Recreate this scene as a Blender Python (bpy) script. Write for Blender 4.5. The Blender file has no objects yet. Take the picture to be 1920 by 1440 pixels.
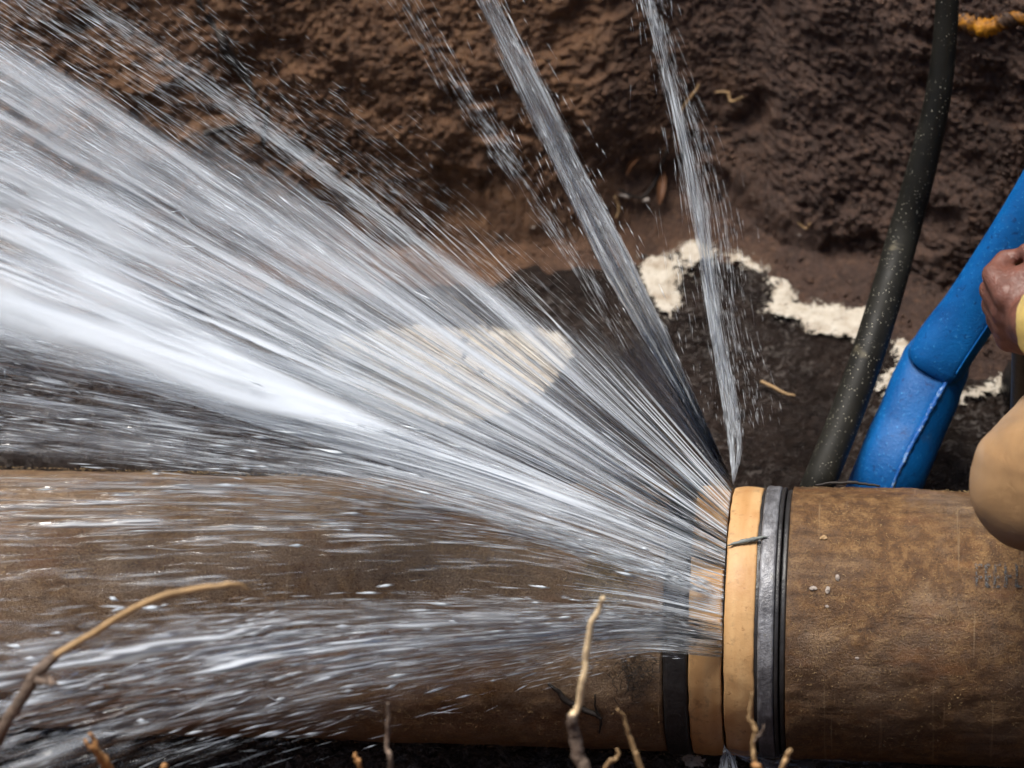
import bpy, bmesh, math, random
import numpy as np
from mathutils import Vector, Matrix, noise as mnoise

random.seed(7)
RNG = np.random.default_rng(7)
SC = bpy.context.scene
COL = SC.collection

# ------------------------------------------------------------------ camera
FPX = 6000.0                      # focal length in pixels of the 1920 px wide photograph
PITCH = math.radians(50.0)
RP = 0.150                        # outer radius of the water main (m)
X = Vector((1, 0, 0))
F0 = Vector((0, math.cos(PITCH), -math.sin(PITCH)))
U0 = Vector((0, math.sin(PITCH), math.cos(PITCH)))
BETA = math.asin(0.13)
FW = (F0 * math.cos(BETA) - X * math.sin(BETA)).normalized()
RT = (X * math.cos(BETA) + F0 * math.sin(BETA)).normalized()
UP = U0.copy()
roll = 0.021                      # the pipe drops slightly to the right in the picture
RT2 = RT * math.cos(roll) + UP * math.sin(roll)
UP2 = UP * math.cos(roll) - RT * math.sin(roll)
RT, UP = RT2.normalized(), UP2.normalized()
DIST = FPX * (2 * RP) / 503.0     # camera to the leaking joint


def ray(px, py):
    return FW + RT * ((px - 960.0) / FPX) - UP * ((py - 720.0) / FPX)


CAM = -ray(1364, 1163) * DIST     # joint of the pipe is the world's origin


def P(px, py, w=0.0):
    """point seen at a pixel, w metres nearer than the joint"""
    return CAM + ray(px, py) * (DIST - w)


def on_z(px, py, z):
    r = ray(px, py)
    return CAM + r * ((z - CAM.z) / r.z)


cam_d = bpy.data.cameras.new('camera')
cam_d.sensor_width = 36.0
cam_d.lens = 36.0 * FPX / 1920.0
cam_d.clip_start = 0.05
cam_d.clip_end = 2000.0
cam_d.dof.use_dof = True
cam_d.dof.focus_distance = DIST - 0.11
cam_d.dof.aperture_fstop = 4.0
cam = bpy.data.objects.new('camera', cam_d)
COL.objects.link(cam)
M = Matrix((RT, UP, -FW)).transposed().to_4x4()
M.translation = CAM
cam.matrix_world = M
SC.camera = cam

# ------------------------------------------------------------------ light
SUN_EL, SUN_AZ = math.radians(71), math.radians(-40)      # azimuth from +Y towards +X
world = bpy.data.worlds.new('World')
SC.world = world
world.use_nodes = True
nt = world.node_tree
sky = nt.nodes.new('ShaderNodeTexSky')
sky.sky_type = 'NISHITA'
sky.sun_disc = False
sky.sun_elevation = SUN_EL
sky.sun_rotation = SUN_AZ
sky.air_density = 1.0
sky.dust_density = 3.0
bg = nt.nodes['Background']
bg.inputs['Strength'].default_value = 0.085
nt.links.new(sky.outputs[0], bg.inputs['Color'])
sun_d = bpy.data.lights.new('sun', 'SUN')
sun_d.energy = 3.6
sun_d.angle = math.radians(30)
sun_d.color = (1.0, 0.95, 0.87)
sun = bpy.data.objects.new('sun', sun_d)
COL.objects.link(sun)
sd = Vector((math.sin(SUN_AZ) * math.cos(SUN_EL), math.cos(SUN_AZ) * math.cos(SUN_EL), math.sin(SUN_EL)))
sun.rotation_euler = sd.to_track_quat('Z', 'Y').to_euler()
SC.view_settings.view_transform = 'Standard'
SC.view_settings.look = 'None'
SC.view_settings.exposure = 0.5
SC.view_settings.gamma = 1.0
SC.render.engine = 'CYCLES'
SC.cycles.max_bounces = 4
SC.cycles.diffuse_bounces = 2
SC.cycles.glossy_bounces = 2
SC.cycles.transparent_max_bounces = 20
SC.cycles.transmission_bounces = 4
SC.cycles.caustics_reflective = False
SC.cycles.caustics_refractive = False
SC.cycles.use_denoising = True
SC.cycles.use_adaptive_sampling = True
SC.cycles.adaptive_threshold = 0.05
SC.cycles.adaptive_min_samples = 24


# ------------------------------------------------------------------ helpers
def tag(o, label=None, cat=None, group=None, kind=None):
    for k, v in (('label', label), ('category', cat), ('group', group), ('kind', kind)):
        if v:
            o[k] = v
    return o


def link(name, me, mat=None, parent=None):
    o = bpy.data.objects.new(name, me)
    COL.objects.link(o)
    if mat:
        me.materials.append(mat)
    if parent:                       # part meshes are written in world coordinates
        o.parent = parent
        o.matrix_parent_inverse = Matrix.Translation(-Vector(parent.location))
    return o


def empty(name, loc=(0, 0, 0)):
    o = bpy.data.objects.new(name, None)
    o.empty_display_size = 0.05
    o.location = loc
    COL.objects.link(o)
    return o


def np_mesh(name, V, Fc, smooth=True):
    """V (n,3); Fc (m,k) with k constant"""
    me = bpy.data.meshes.new(name)
    V = np.ascontiguousarray(V, dtype=np.float32)
    Fc = np.ascontiguousarray(Fc, dtype=np.int32)
    m, k = Fc.shape
    me.vertices.add(len(V))
    me.vertices.foreach_set('co', V.ravel())
    me.loops.add(m * k)
    me.loops.foreach_set('vertex_index', Fc.ravel())
    me.polygons.add(m)
    me.polygons.foreach_set('loop_start', np.arange(0, m * k, k, dtype=np.int32))
    me.polygons.foreach_set('loop_total', np.full(m, k, dtype=np.int32))
    me.polygons.foreach_set('use_smooth', np.full(m, smooth))
    me.update(calc_edges=True)
    me.validate()
    return me


def grid_faces(nr, nc, wrap=False):
    """quads of an nr x nc vertex grid, row major; wrap joins last column to first"""
    r = np.arange(nr - 1)[:, None]
    c = np.arange(nc if wrap else nc - 1)[None, :]
    c2 = (c + 1) % nc
    a = r * nc + c
    b = r * nc + c2
    d = (r + 1) * nc + c
    e = (r + 1) * nc + c2
    return np.stack([a, b, e, d], -1).reshape(-1, 4)


_T = np.random.default_rng(3).random((64, 64, 64)).astype(np.float32)


def vnoise(x, y, z=0.0):
    x, y, z = np.broadcast_arrays(x, y, z)
    xi, yi, zi = np.floor(x).astype(int), np.floor(y).astype(int), np.floor(z).astype(int)
    fx, fy, fz = x - xi, y - yi, z - zi
    fx, fy, fz = [f * f * (3 - 2 * f) for f in (fx, fy, fz)]
    r = 0
    for dx in (0, 1):
        for dy in (0, 1):
            for dz in (0, 1):
                wgt = (fx if dx else 1 - fx) * (fy if dy else 1 - fy) * (fz if dz else 1 - fz)
                r = r + wgt * _T[(xi + dx) % 64, (yi + dy) % 64, (zi + dz) % 64]
    return r * 2 - 1


def fbm(x, y, z=0.0, oct=4, gain=0.5):
    r, a, f = 0, 1.0, 1.0
    for i in range(oct):
        r = r + a * vnoise(x * f + 11.3 * i, y * f + 5.7 * i, z * f + 3.1 * i)
        a *= gain
        f *= 2.03
    return r


def smooth(a, b, x):
    t = np.clip((x - a) / (b - a), 0, 1)
    return t * t * (3 - 2 * t)


def catmull(pts, n):
    """points (k,d) -> smooth curve of n points"""
    pts = np.asarray(pts, float)
    if len(pts) == 2:
        t = np.linspace(0, 1, n)[:, None]
        return pts[0] * (1 - t) + pts[1] * t
    p = np.vstack([2 * pts[0] - pts[1], pts, 2 * pts[-1] - pts[-2]])
    seg = len(pts) - 1
    u = np.linspace(0, seg - 1e-6, n)
    i = u.astype(int)
    t = (u - i)[:, None]
    a, b, c, d = p[i], p[i + 1], p[i + 2], p[i + 3]
    return 0.5 * (2 * b + (c - a) * t + (2 * a - 5 * b + 4 * c - d) * t ** 2 + (3 * b - a - 3 * c + d) * t ** 3)


def tube_mesh(name, pts, rad, sides=12, n=None, cap=True, crook=0.0, jitter=0.0, seed=0):
    """swept tube along control points with radii (interpolated); returns mesh"""
    pts = [tuple(p) for p in pts]
    n = n or max(8, len(pts) * 6)
    C = catmull(pts, n)
    if crook:
        rk = np.random.default_rng(seed + 5)
        ph = rk.random(6) * 50
        u_ = np.linspace(0, 1, n)
        for ax_ in range(3):
            C[:, ax_] += crook * (vnoise(u_ * 7 + ph[ax_], 0.5 + ph[ax_ + 3]) + 0.4 * vnoise(u_ * 19 + ph[ax_], 1.5 + ph[ax_ + 3])) * np.minimum(1, u_ * 6 + 0.1)
    R = np.interp(np.linspace(0, 1, n), np.linspace(0, 1, len(rad)), rad)
    T = np.gradient(C, axis=0)
    T /= np.linalg.norm(T, axis=1)[:, None] + 1e-12
    ref = np.array([0.31, 0.17, 0.93])
    ang = np.linspace(0, 2 * math.pi, sides, endpoint=False)
    V = []
    N = np.cross(T[0], ref)
    N /= np.linalg.norm(N)
    rs = np.random.default_rng(seed)
    for i in range(n):
        N = N - T[i] * np.dot(N, T[i])
        N /= np.linalg.norm(N)
        B = np.cross(T[i], N)
        rr = R[i] * (1 + jitter * (rs.random(sides) - 0.5))
        V.append(C[i] + (np.cos(ang) * rr)[:, None] * N + (np.sin(ang) * rr)[:, None] * B)
    V = np.concatenate(V)
    Fq = grid_faces(n, sides, wrap=True)
    me = np_mesh(name, V, Fq)
    if cap:
        bm = bmesh.new()
        bm.from_mesh(me)
        bm.verts.ensure_lookup_table()
        for base in (0, (n - 1) * sides):
            try:
                bm.faces.new([bm.verts[base + k] for k in range(sides)])
            except ValueError:
                pass
        bmesh.ops.recalc_face_normals(bm, faces=bm.faces)
        bm.to_mesh(me)
        bm.free()
        me.polygons.foreach_set('use_smooth', np.full(len(me.polygons), True))
    return me


def lathe_x(name, prof, sides=128, wob=None):
    """surface of revolution about the X axis from (x, r) profile"""
    prof = np.asarray(prof, float)
    ang = np.linspace(0, 2 * math.pi, sides, endpoint=False)
    xs = prof[:, 0][:, None] + 0 * ang[None, :]
    rr = prof[:, 1][:, None] + 0 * ang[None, :]
    if wob is not None:
        dx, dr = wob(xs, ang[None, :] + 0 * xs, rr)
        xs, rr = xs + dx, rr + dr
    V = np.stack([xs, rr * np.cos(ang), rr * np.sin(ang)], -1).reshape(-1, 3)
    return np_mesh(name, V, grid_faces(len(prof), sides, wrap=True)[:, ::-1])


# ------------------------------------------------------------------ materials
class NB:
    def __init__(self, name):
        self.m = bpy.data.materials.new(name)
        self.m.use_nodes = True
        self.t = self.m.node_tree
        self.t.nodes.clear()
        self.out = self.t.nodes.new('ShaderNodeOutputMaterial')
        self.tc = self.t.nodes.new('ShaderNodeTexCoord')

    def n(self, typ, **kw):
        nd = self.t.nodes.new(typ)
        for k, v in kw.items():
            setattr(nd, k, v)
        return nd

    def l(self, a, b):
        self.t.links.new(a, b)

    def mapping(self, scale=(1, 1, 1), src='Object', rot=(0, 0, 0)):
        mp = self.n('ShaderNodeMapping')
        mp.inputs['Scale'].default_value = scale
        mp.inputs['Rotation'].default_value = rot
        self.l(self.tc.outputs[src], mp.inputs['Vector'])
        return mp.outputs[0]

    def noise(self, vec, scale, detail=4, rough=0.55, dist=0.0):
        nd = self.n('ShaderNodeTexNoise')
        nd.inputs['Scale'].default_value = scale
        nd.inputs['Detail'].default_value = detail
        nd.inputs['Roughness'].default_value = rough
        nd.inputs['Distortion'].default_value = dist
        self.l(vec, nd.inputs['Vector'])
        return nd.outputs['Fac']

    def voro(self, vec, scale, feature='F1'):
        nd = self.n('ShaderNodeTexVoronoi', feature=feature)
        nd.inputs['Scale'].default_value = scale
        self.l(vec, nd.inputs['Vector'])
        return nd

    def ramp(self, fac, stops, interp='LINEAR'):
        r = self.n('ShaderNodeValToRGB')
        r.color_ramp.interpolation = interp
        el = r.color_ramp.elements
        while len(el) < len(stops):
            el.new(0.5)
        for e, (p, c) in zip(el, stops):
            e.position = p
            e.color = (*c, 1) if isinstance(c, (tuple, list)) else (c, c, c, 1)
        self.l(fac, r.inputs[0])
        return r.outputs[0]

    def mix(self, fac, a, b, blend='MIX'):
        nd = self.n('ShaderNodeMix', data_type='RGBA', blend_type=blend)
        for sock, v in ((nd.inputs[0], fac), (nd.inputs[6], a), (nd.inputs[7], b)):
            if isinstance(v, bpy.types.NodeSocket):
                self.l(v, sock)
            elif isinstance(v, (int, float)):
                sock.default_value = v if sock.type == 'VALUE' else (v, v, v, 1)
            else:
                sock.default_value = (*v, 1)
        return nd.outputs[2]

    def math(self, op, a, b=None, c=None, clamp=False):
        nd = self.n('ShaderNodeMath', operation=op, use_clamp=clamp)
        for i, v in enumerate((a, b, c)):
            if v is None:
                continue
            if isinstance(v, bpy.types.NodeSocket):
                self.l(v, nd.inputs[i])
            else:
                nd.inputs[i].default_value = v
        return nd.outputs[0]

    def bump(self, h, strength=0.5, dist=0.01, normal=None):
        b = self.n('ShaderNodeBump')
        b.inputs['Strength'].default_value = strength
        b.inputs['Distance'].default_value = dist
        self.l(h, b.inputs['Height'])
        if normal:
            self.l(normal, b.inputs['Normal'])
        return b.outputs[0]

    def pbsdf(self, color, rough=0.6, spec=0.5, normal=None, metal=0.0, coat=0.0, coat_rough=0.1, final=True):
        p = self.n('ShaderNodeBsdfPrincipled')
        for key, v in (('Base Color', color), ('Roughness', rough), ('Metallic', metal), ('Specular IOR Level', spec), ('Coat Weight', coat), ('Coat Roughness', coat_rough)):
            if isinstance(v, bpy.types.NodeSocket):
                self.l(v, p.inputs[key])
            elif isinstance(v, (tuple, list)):
                p.inputs[key].default_value = (*v, 1)
            else:
                p.inputs[key].default_value = v
        if normal:
            self.l(normal, p.inputs['Normal'])
        if final:
            self.l(p.outputs[0], self.out.inputs[0])
        return p

    def attr(self, name):
        a = self.n('ShaderNodeAttribute', attribute_name=name)
        return a


def mat_soil():
    b = NB('wet_soil')
    v = b.mapping()
    big = b.noise(v, 3.2, 3, 0.5)
    mid = b.noise(v, 26, 6, 0.65, 0.3)
    fine = b.noise(v, 170, 5, 0.7)
    base = b.ramp(mid, [(0.25, (0.030, 0.016, 0.011)), (0.5, (0.058, 0.031, 0.022)), (0.72, (0.096, 0.053, 0.035))])
    clay = b.ramp(mid, [(0.25, (0.055, 0.025, 0.012)), (0.5, (0.125, 0.060, 0.028)), (0.75, (0.21, 0.110, 0.052))])
    # redder clay with sunlit lightness painted in on one side, umber loam opposite
    sx = b.n('ShaderNodeSeparateXYZ')
    b.l(b.tc.outputs['Object'], sx.inputs[0])
    side = b.math('MULTIPLY_ADD', sx.outputs[0], -3.0, 0.05)
    side = b.math('ADD', side, b.math('MULTIPLY_ADD', big, 2.2, -1.1), clamp=True)
    c = b.mix(side, base, clay)
    c = b.mix(b.ramp(fine, [(0.54, 0.0), (0.72, 0.5)]), c, (0.22, 0.115, 0.06))
    c = b.mix(b.ramp(fine, [(0.32, 0.7), (0.46, 0.0)]), c, (0.022, 0.011, 0.007))
    grit = b.voro(v, 210)
    g = b.ramp(grit.outputs['Distance'], [(0.10, 1.0), (0.2, 0.0)])
    sc = b.n('ShaderNodeSeparateColor')
    b.l(grit.outputs['Color'], sc.inputs[0])
    gsel = b.math('GREATER_THAN', sc.outputs[0], 0.93)
    c = b.mix(b.math('MULTIPLY', g, b.math('MULTIPLY', gsel, 0.7)), c, (0.36, 0.24, 0.13))
    rough = b.ramp(big, [(0.35, 0.62), (0.65, 0.42)])
    h = b.math('ADD', b.math('MULTIPLY', mid, 0.4), b.math('MULTIPLY', fine, 0.6))
    nrm = b.bump(h, 0.9, 0.010)
    b.pbsdf(c, rough, 0.4, nrm)
    return b.m


def mat_pool():
    b = NB('muddy_water')
    v = b.mapping()
    n1 = b.noise(v, 38, 5, 0.6, 0.6)
    n2 = b.noise(v, 120, 4, 0.6, 0.4)
    h = b.math('ADD', b.math('MULTIPLY', n1, 1.0), b.math('MULTIPLY', n2, 0.35))
    nrm = b.bump(h, 1.0, 0.05)
    c = b.ramp(b.noise(v, 9, 4), [(0.3, (0.016, 0.011, 0.009)), (0.7, (0.045, 0.031, 0.025))])
    # pale specks: ripple glints painted into the colour, mixed with bubble scum
    f = b.noise(v, 75, 6, 0.7, 1.5)
    f2 = b.noise(v, 7, 3)
    fm = b.math('MULTIPLY', b.ramp(f, [(0.52, 0.0), (0.72, 1.0)]), b.ramp(f2, [(0.34, 0.0), (0.62, 0.55)]))
    c = b.mix(fm, c, (0.42, 0.38, 0.35))
    r = b.math('MULTIPLY_ADD', fm, 0.4, 0.05)
    b.pbsdf(c, r, 0.6, nrm)
    return b.m


def mat_foam(name='foam', rag_=3.2):
    b = NB(name)
    v = b.mapping()
    n1 = b.noise(v, 55, 5, 0.65)
    c = b.ramp(n1, [(0.28, (0.26, 0.21, 0.15)), (0.45, (0.43, 0.38, 0.31)), (0.7, (0.54, 0.50, 0.43))])
    spots = b.ramp(b.noise(v, 150, 4, 0.65), [(0.60, 0.0), (0.72, 0.8)])
    c = b.mix(spots, c, (0.10, 0.06, 0.035))
    c = b.mix(b.ramp(b.noise(v, 32, 5, 0.7, 0.5), [(0.52, 0.0), (0.70, 0.7)]), c, (0.22, 0.155, 0.10))
    nrm = b.bump(n1, 0.4, 0.005)
    p = b.pbsdf(c, 0.6, 0.3, nrm, final=False)
    k = b.attr('thick')
    rag = b.noise(v, 95, 6, 0.75, 0.6)
    a = b.math('ADD', k.outputs['Fac'], b.math('MULTIPLY_ADD', rag, rag_, -rag_ / 2))
    a = b.ramp(a, [(0.40, 0.0), (0.52, 1.0)])
    tr = b.n('ShaderNodeBsdfTransparent')
    m = b.n('ShaderNodeMixShader')
    b.l(a, m.inputs[0])
    b.l(tr.outputs[0], m.inputs[1])
    b.l(p.outputs[0], m.inputs[2])
    b.l(m.outputs[0], b.out.inputs[0])
    return b.m


def mat_pipe(name, shade_lift=0.0):
    """cement pipe with a rusty skin of fine roots and silt"""
    b = NB(name)
    v = b.mapping()
    vs = b.mapping((0.35, 3.0, 3.0))
    big = b.noise(v, 8, 5, 0.6, 0.4)
    mid = b.noise(v, 60, 6, 0.72, 0.4)
    fine = b.noise(v, 420, 4, 0.75)
    streak = b.noise(vs, 34, 5, 0.65)
    c = b.ramp(mid, [(0.30, (0.055, 0.024, 0.008)), (0.48, (0.125, 0.060, 0.020)), (0.64, (0.23, 0.125, 0.047))])
    c2 = b.ramp(streak, [(0.3, (0.075, 0.046, 0.030)), (0.7, (0.27, 0.19, 0.125))])
    c = b.mix(b.ramp(big, [(0.46, 0.0), (0.64, 0.7)]), c, c2)
    c = b.mix(b.ramp(streak, [(0.30, 0.6), (0.46, 0.0)]), c, (0.030, 0.014, 0.007))
    c = b.mix(b.ramp(fine, [(0.34, 0.8), (0.46, 0.0)]), c, (0.03, 0.014, 0.006))
    gold = b.math('MULTIPLY', b.ramp(fine, [(0.54, 0.0), (0.64, 1.0)]), b.ramp(b.noise(v, 15, 5, 0.7), [(0.44, 0.0), (0.66, 0.9)]))
    c = b.mix(b.math('MULTIPLY', gold, 0.75), c, (0.46, 0.31, 0.14))
    stain = b.noise(b.mapping((0.45, 1.0, 1.0)), 7.5, 5, 0.65, 0.7)
    c = b.mix(b.ramp(stain, [(0.50, 0.0), (0.66, 0.72)]), c, (0.040, 0.017, 0.008))
    rust = b.noise(b.mapping((0.6, 1.6, 1.6)), 16, 4, 0.6)
    c = b.mix(b.ramp(rust, [(0.55, 0.0), (0.70, 0.5)]), c, (0.19, 0.075, 0.022))
    scr = b.ramp(b.noise(b.mapping((60.0, 1.5, 1.5)), 3.0, 2, 0.5), [(0.68, 0.0), (0.72, 0.35)])
    c = b.mix(scr, c, (0.36, 0.26, 0.15))
    if shade_lift:
        du = b.ramp(b.noise(v, 11, 6, 0.7, 0.3), [(0.34, 0.0), (0.62, shade_lift)])  # paler patches painted in to offset the spray's shadow on the left pipe
        c = b.mix(du, c, b.ramp(fine, [(0.35, (0.17, 0.105, 0.06)), (0.65, (0.44, 0.33, 0.225))]))
    rough = b.ramp(big, [(0.35, 0.60), (0.65, 0.30)])
    h = b.math('ADD', b.math('MULTIPLY', mid, 0.5), b.math('MULTIPLY', fine, 0.7))
    nrm = b.bump(h, 0.8, 0.0035)
    b.pbsdf(c, rough, 0.45, nrm)
    return b.m


def mat_collar():
    b = NB('ochre_collar')
    vs = b.mapping((1.0, 0.10, 0.10))
    v = b.mapping()
    st = b.noise(vs, 60, 3, 0.5)
    n = b.noise(v, 22, 5, 0.6)
    c = b.ramp(st, [(0.3, (0.47, 0.255, 0.10)), (0.7, (0.60, 0.38, 0.18))])
    c = b.mix(b.ramp(n, [(0.48, 0.0), (0.72, 0.5)]), c, (0.40, 0.18, 0.06))
    sp = b.ramp(b.noise(v, 150, 4, 0.65), [(0.62, 0.0), (0.74, 0.75)])
    c = b.mix(sp, c, (0.22, 0.09, 0.03))
    gr = b.ramp(b.noise(v, 60, 5, 0.7), [(0.56, 0.0), (0.74, 0.65)])
    c = b.mix(gr, c, (0.10, 0.07, 0.045))
    nrm = b.bump(b.noise(v, 110, 4, 0.6), 0.3, 0.002)
    b.pbsdf(c, b.ramp(n, [(0.3, 0.62), (0.7, 0.42)]), 0.35, nrm)
    return b.m


def mat_simple(name, col, rough=0.5, var=0.35, scale=30, bump=0.3, bd=0.003, spec=0.5, metal=0.0, stretch=(1, 1, 1)):
    b = NB(name)
    v = b.mapping(stretch)
    n = b.noise(v, scale, 5, 0.62, 0.3)
    lo = tuple(x * (1 - var) for x in col)
    hi = tuple(min(1, x * (1 + var)) for x in col)
    c = b.ramp(n, [(0.3, lo), (0.7, hi)])
    nrm = b.bump(b.noise(v, scale * 4, 4, 0.6), bump, bd)
    b.pbsdf(c, rough, spec, nrm, metal)
    return b.m


def mat_band():
    b = NB('grey_band')
    v = b.mapping((1, 0.4, 0.4))
    n = b.noise(v, 60, 6, 0.7)
    c = b.ramp(n, [(0.3, (0.04, 0.04, 0.045)), (0.48, (0.12, 0.12, 0.13)), (0.62, (0.24, 0.245, 0.265)), (0.75, (0.11, 0.10, 0.065))])
    nrm = b.bump(b.noise(b.mapping(), 160, 4, 0.7), 0.5, 0.003)
    b.pbsdf(c, 0.42, 0.5, nrm, 0.25)
    return b.m


def mat_blackhose():
    b = NB('black_hose')
    v = b.mapping()
    n = b.noise(v, 24, 4, 0.6)
    c = b.ramp(n, [(0.3, (0.006, 0.006, 0.005)), (0.7, (0.017, 0.016, 0.012))])
    mud = b.ramp(b.noise(v, 13, 4, 0.6, 0.8), [(0.66, 0.0), (0.70, 1.0)])
    c = b.mix(b.math('MULTIPLY', mud, 0.6), c, (0.15, 0.13, 0.085))
    sp = b.voro(b.mapping((1, 1, 0.8)), 330)
    sc = b.n('ShaderNodeSeparateColor')
    b.l(sp.outputs['Color'], sc.inputs[0])
    spm = b.math('MULTIPLY', b.ramp(sp.outputs['Distance'], [(0.16, 1.0), (0.26, 0.0)]), b.math('GREATER_THAN', sc.outputs[0], 0.62))
    spm = b.math('MULTIPLY', spm, b.ramp(b.noise(v, 9, 4, 0.7), [(0.44, 0.0), (0.58, 0.9)]))
    c = b.mix(spm, c, (0.40, 0.38, 0.30))
    nrm = b.bump(b.math('ADD', b.math('MULTIPLY', n, 0.5), b.math('MULTIPLY', spm, 0.6)), 0.4, 0.004)
    b.pbsdf(c, b.ramp(n, [(0.3, 0.46), (0.7, 0.70)]), 0.22, nrm)
    return b.m


def mat_blue():
    b = NB('blue_hose')
    v = b.mapping()
    n = b.noise(v, 18, 5, 0.6, 0.4)
    c = b.ramp(n, [(0.3, (0.0004, 0.066, 0.24)), (0.7, (0.0012, 0.118, 0.38))])
    fl = b.noise(v, 230, 4, 0.7)
    c = b.mix(b.ramp(fl, [(0.60, 0.0), (0.70, 0.65)]), c, (0.06, 0.33, 0.70))
    mudb = b.ramp(b.noise(v, 22, 5, 0.7, 0.6), [(0.60, 0.0), (0.74, 0.5)])
    c = b.mix(mudb, c, (0.03, 0.06, 0.12))
    dk = b.ramp(b.noise(v, 105, 4, 0.65, 0.5), [(0.30, 0.75), (0.40, 0.0)])
    c = b.mix(dk, c, (0.001, 0.025, 0.12))
    nrm = b.bump(b.math('ADD', b.math('MULTIPLY', n, 0.4), b.math('MULTIPLY', fl, 0.4)), 0.45, 0.004)
    b.pbsdf(c, 0.5, 0.28, nrm)
    return b.m


def scatter(b, col, gloss, up_share=0.65):
    """light scattered by air-filled water: nearly the same from every side, so most of it ignores the facet's tilt"""
    up = b.n('ShaderNodeCombineXYZ')
    up.inputs[2].default_value = 1.0
    d = b.n('ShaderNodeBsdfDiffuse')
    d.inputs[0].default_value = (*col, 1)
    b.l(up.outputs[0], d.inputs['Normal'])
    t = b.n('ShaderNodeBsdfTranslucent')
    t.inputs[0].default_value = (*col, 1)
    m1 = b.n('ShaderNodeMixShader')
    m1.inputs[0].default_value = 1 - up_share
    b.l(d.outputs[0], m1.inputs[1])
    b.l(t.outputs[0], m1.inputs[2])
    g = b.n('ShaderNodeBsdfGlossy')
    g.inputs['Roughness'].default_value = 0.15
    m2 = b.n('ShaderNodeMixShader')
    m2.inputs[0].default_value = gloss
    b.l(m1.outputs[0], m2.inputs[1])
    b.l(g.outputs[0], m2.inputs[2])
    return m2.outputs[0]


def mat_white_water(name, col=(0.82, 0.88, 0.95)):
    b = NB(name)
    b.l(scatter(b, col, 0.12), b.out.inputs[0])
    return b.m


def mat_clear_water():
    b = NB('clear_water')
    g = b.n('ShaderNodeBsdfGlass')
    g.inputs['IOR'].default_value = 1.33
    g.inputs['Roughness'].default_value = 0.03
    g.inputs['Color'].default_value = (0.96, 0.98, 1.0, 1)
    tr = b.n('ShaderNodeBsdfTransparent')
    m = b.n('ShaderNodeMixShader')
    m.inputs[0].default_value = 0.75
    b.l(tr.outputs[0], m.inputs[1])
    b.l(g.outputs[0], m.inputs[2])
    b.l(m.outputs[0], b.out.inputs[0])
    return b.m


def mat_sheet(name, col=(0.78, 0.84, 0.92), gloss=2.0):
    """film of water: clear and shiny where it holds no air, white where it does (share of air per vertex)"""
    b = NB(name)
    at = b.attr('alpha')
    tr = b.n('ShaderNodeBsdfTransparent')
    gl = b.n('ShaderNodeBsdfGlossy')
    gl.inputs['Roughness'].default_value = 0.10
    fr = b.n('ShaderNodeFresnel')
    fr.inputs['IOR'].default_value = 1.33
    mg = b.n('ShaderNodeMixShader')
    cv = b.attr('cover')
    b.l(b.math('MULTIPLY', b.math('MULTIPLY', fr.outputs[0], gloss), cv.outputs['Fac'], clamp=True), mg.inputs[0])
    b.l(tr.outputs[0], mg.inputs[1])
    b.l(gl.outputs[0], mg.inputs[2])
    m2 = b.n('ShaderNodeMixShader')
    b.l(at.outputs['Fac'], m2.inputs[0])
    b.l(mg.outputs[0], m2.inputs[1])
    b.l(scatter(b, col, 0.05), m2.inputs[2])
    b.l(m2.outputs[0], b.out.inputs[0])
    return b.m


def mat_scuff():
    b = NB('scuffed_blue')
    n = b.noise(b.mapping(), 95, 6, 0.75)
    c = b.ramp(n, [(0.50, (0.001, 0.08, 0.32)), (0.66, (0.34, 0.50, 0.66))])
    b.pbsdf(c, 0.6, 0.4)
    return b.m


def mat_muddy_yellow():
    b = NB('muddy_yellow')
    v = b.mapping()
    n = b.noise(v, 30, 5, 0.65, 0.6)
    c = b.ramp(n, [(0.40, (0.045, 0.024, 0.014)), (0.50, (0.30, 0.12, 0.008)), (0.62, (0.55, 0.25, 0.012))])
    b.pbsdf(c, 0.6, 0.3, b.bump(n, 0.6, 0.006))
    return b.m


MT = {
    'soil': mat_soil(), 'pool': mat_pool(), 'foam': mat_foam(), 'foam_soft': mat_foam('smooth_foam', 1.0),
    'pipe': mat_pipe('brown_pipe'), 'pipe_lightened': mat_pipe('lightened_pipe', 0.65), 'collar': mat_collar(), 'band': mat_band(),
    'rubber': mat_simple('black_rubber', (0.022, 0.021, 0.022), 0.4, 0.4, 60),
    'bhose': mat_blackhose(), 'blue': mat_blue(),
    'scuff': mat_scuff(), 'yellow': mat_muddy_yellow(),
    'root': mat_simple('pale_root', (0.37, 0.235, 0.11), 0.6, 0.3, 60, 0.5),
    'root_cream': mat_simple('peeled_root', (0.85, 0.64, 0.38), 0.5, 0.2, 60, 0.4),
    'bark': mat_simple('grey_bark', (0.16, 0.115, 0.085), 0.75, 0.5, 50, 0.8, 0.004),
    'orange_twig': mat_simple('orange_twig', (0.40, 0.20, 0.07), 0.6, 0.3, 60, 0.4),
    'dark_root': mat_simple('dark_root', (0.018, 0.013, 0.010), 0.6, 0.4, 60, 0.5),
    'fibre': mat_simple('root_fibre', (0.36, 0.245, 0.115), 0.7, 0.35, 40, 0.2),
    'stone': mat_simple('pale_stone', (0.34, 0.29, 0.25), 0.6, 0.35, 90, 0.4),
    'leaf': mat_simple('dead_leaf', (0.16, 0.07, 0.03), 0.5, 0.4, 60, 0.5),
    'crumb': mat_simple('soil_crumb', (0.085, 0.046, 0.027), 0.6, 0.5, 18, 0.6, 0.003),
    'white': mat_white_water('aerated_water'),
    'clear': mat_clear_water(),
    'grey': mat_simple('grey_plastic', (0.17, 0.19, 0.18), 0.5, 0.5, 70),
}

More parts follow.
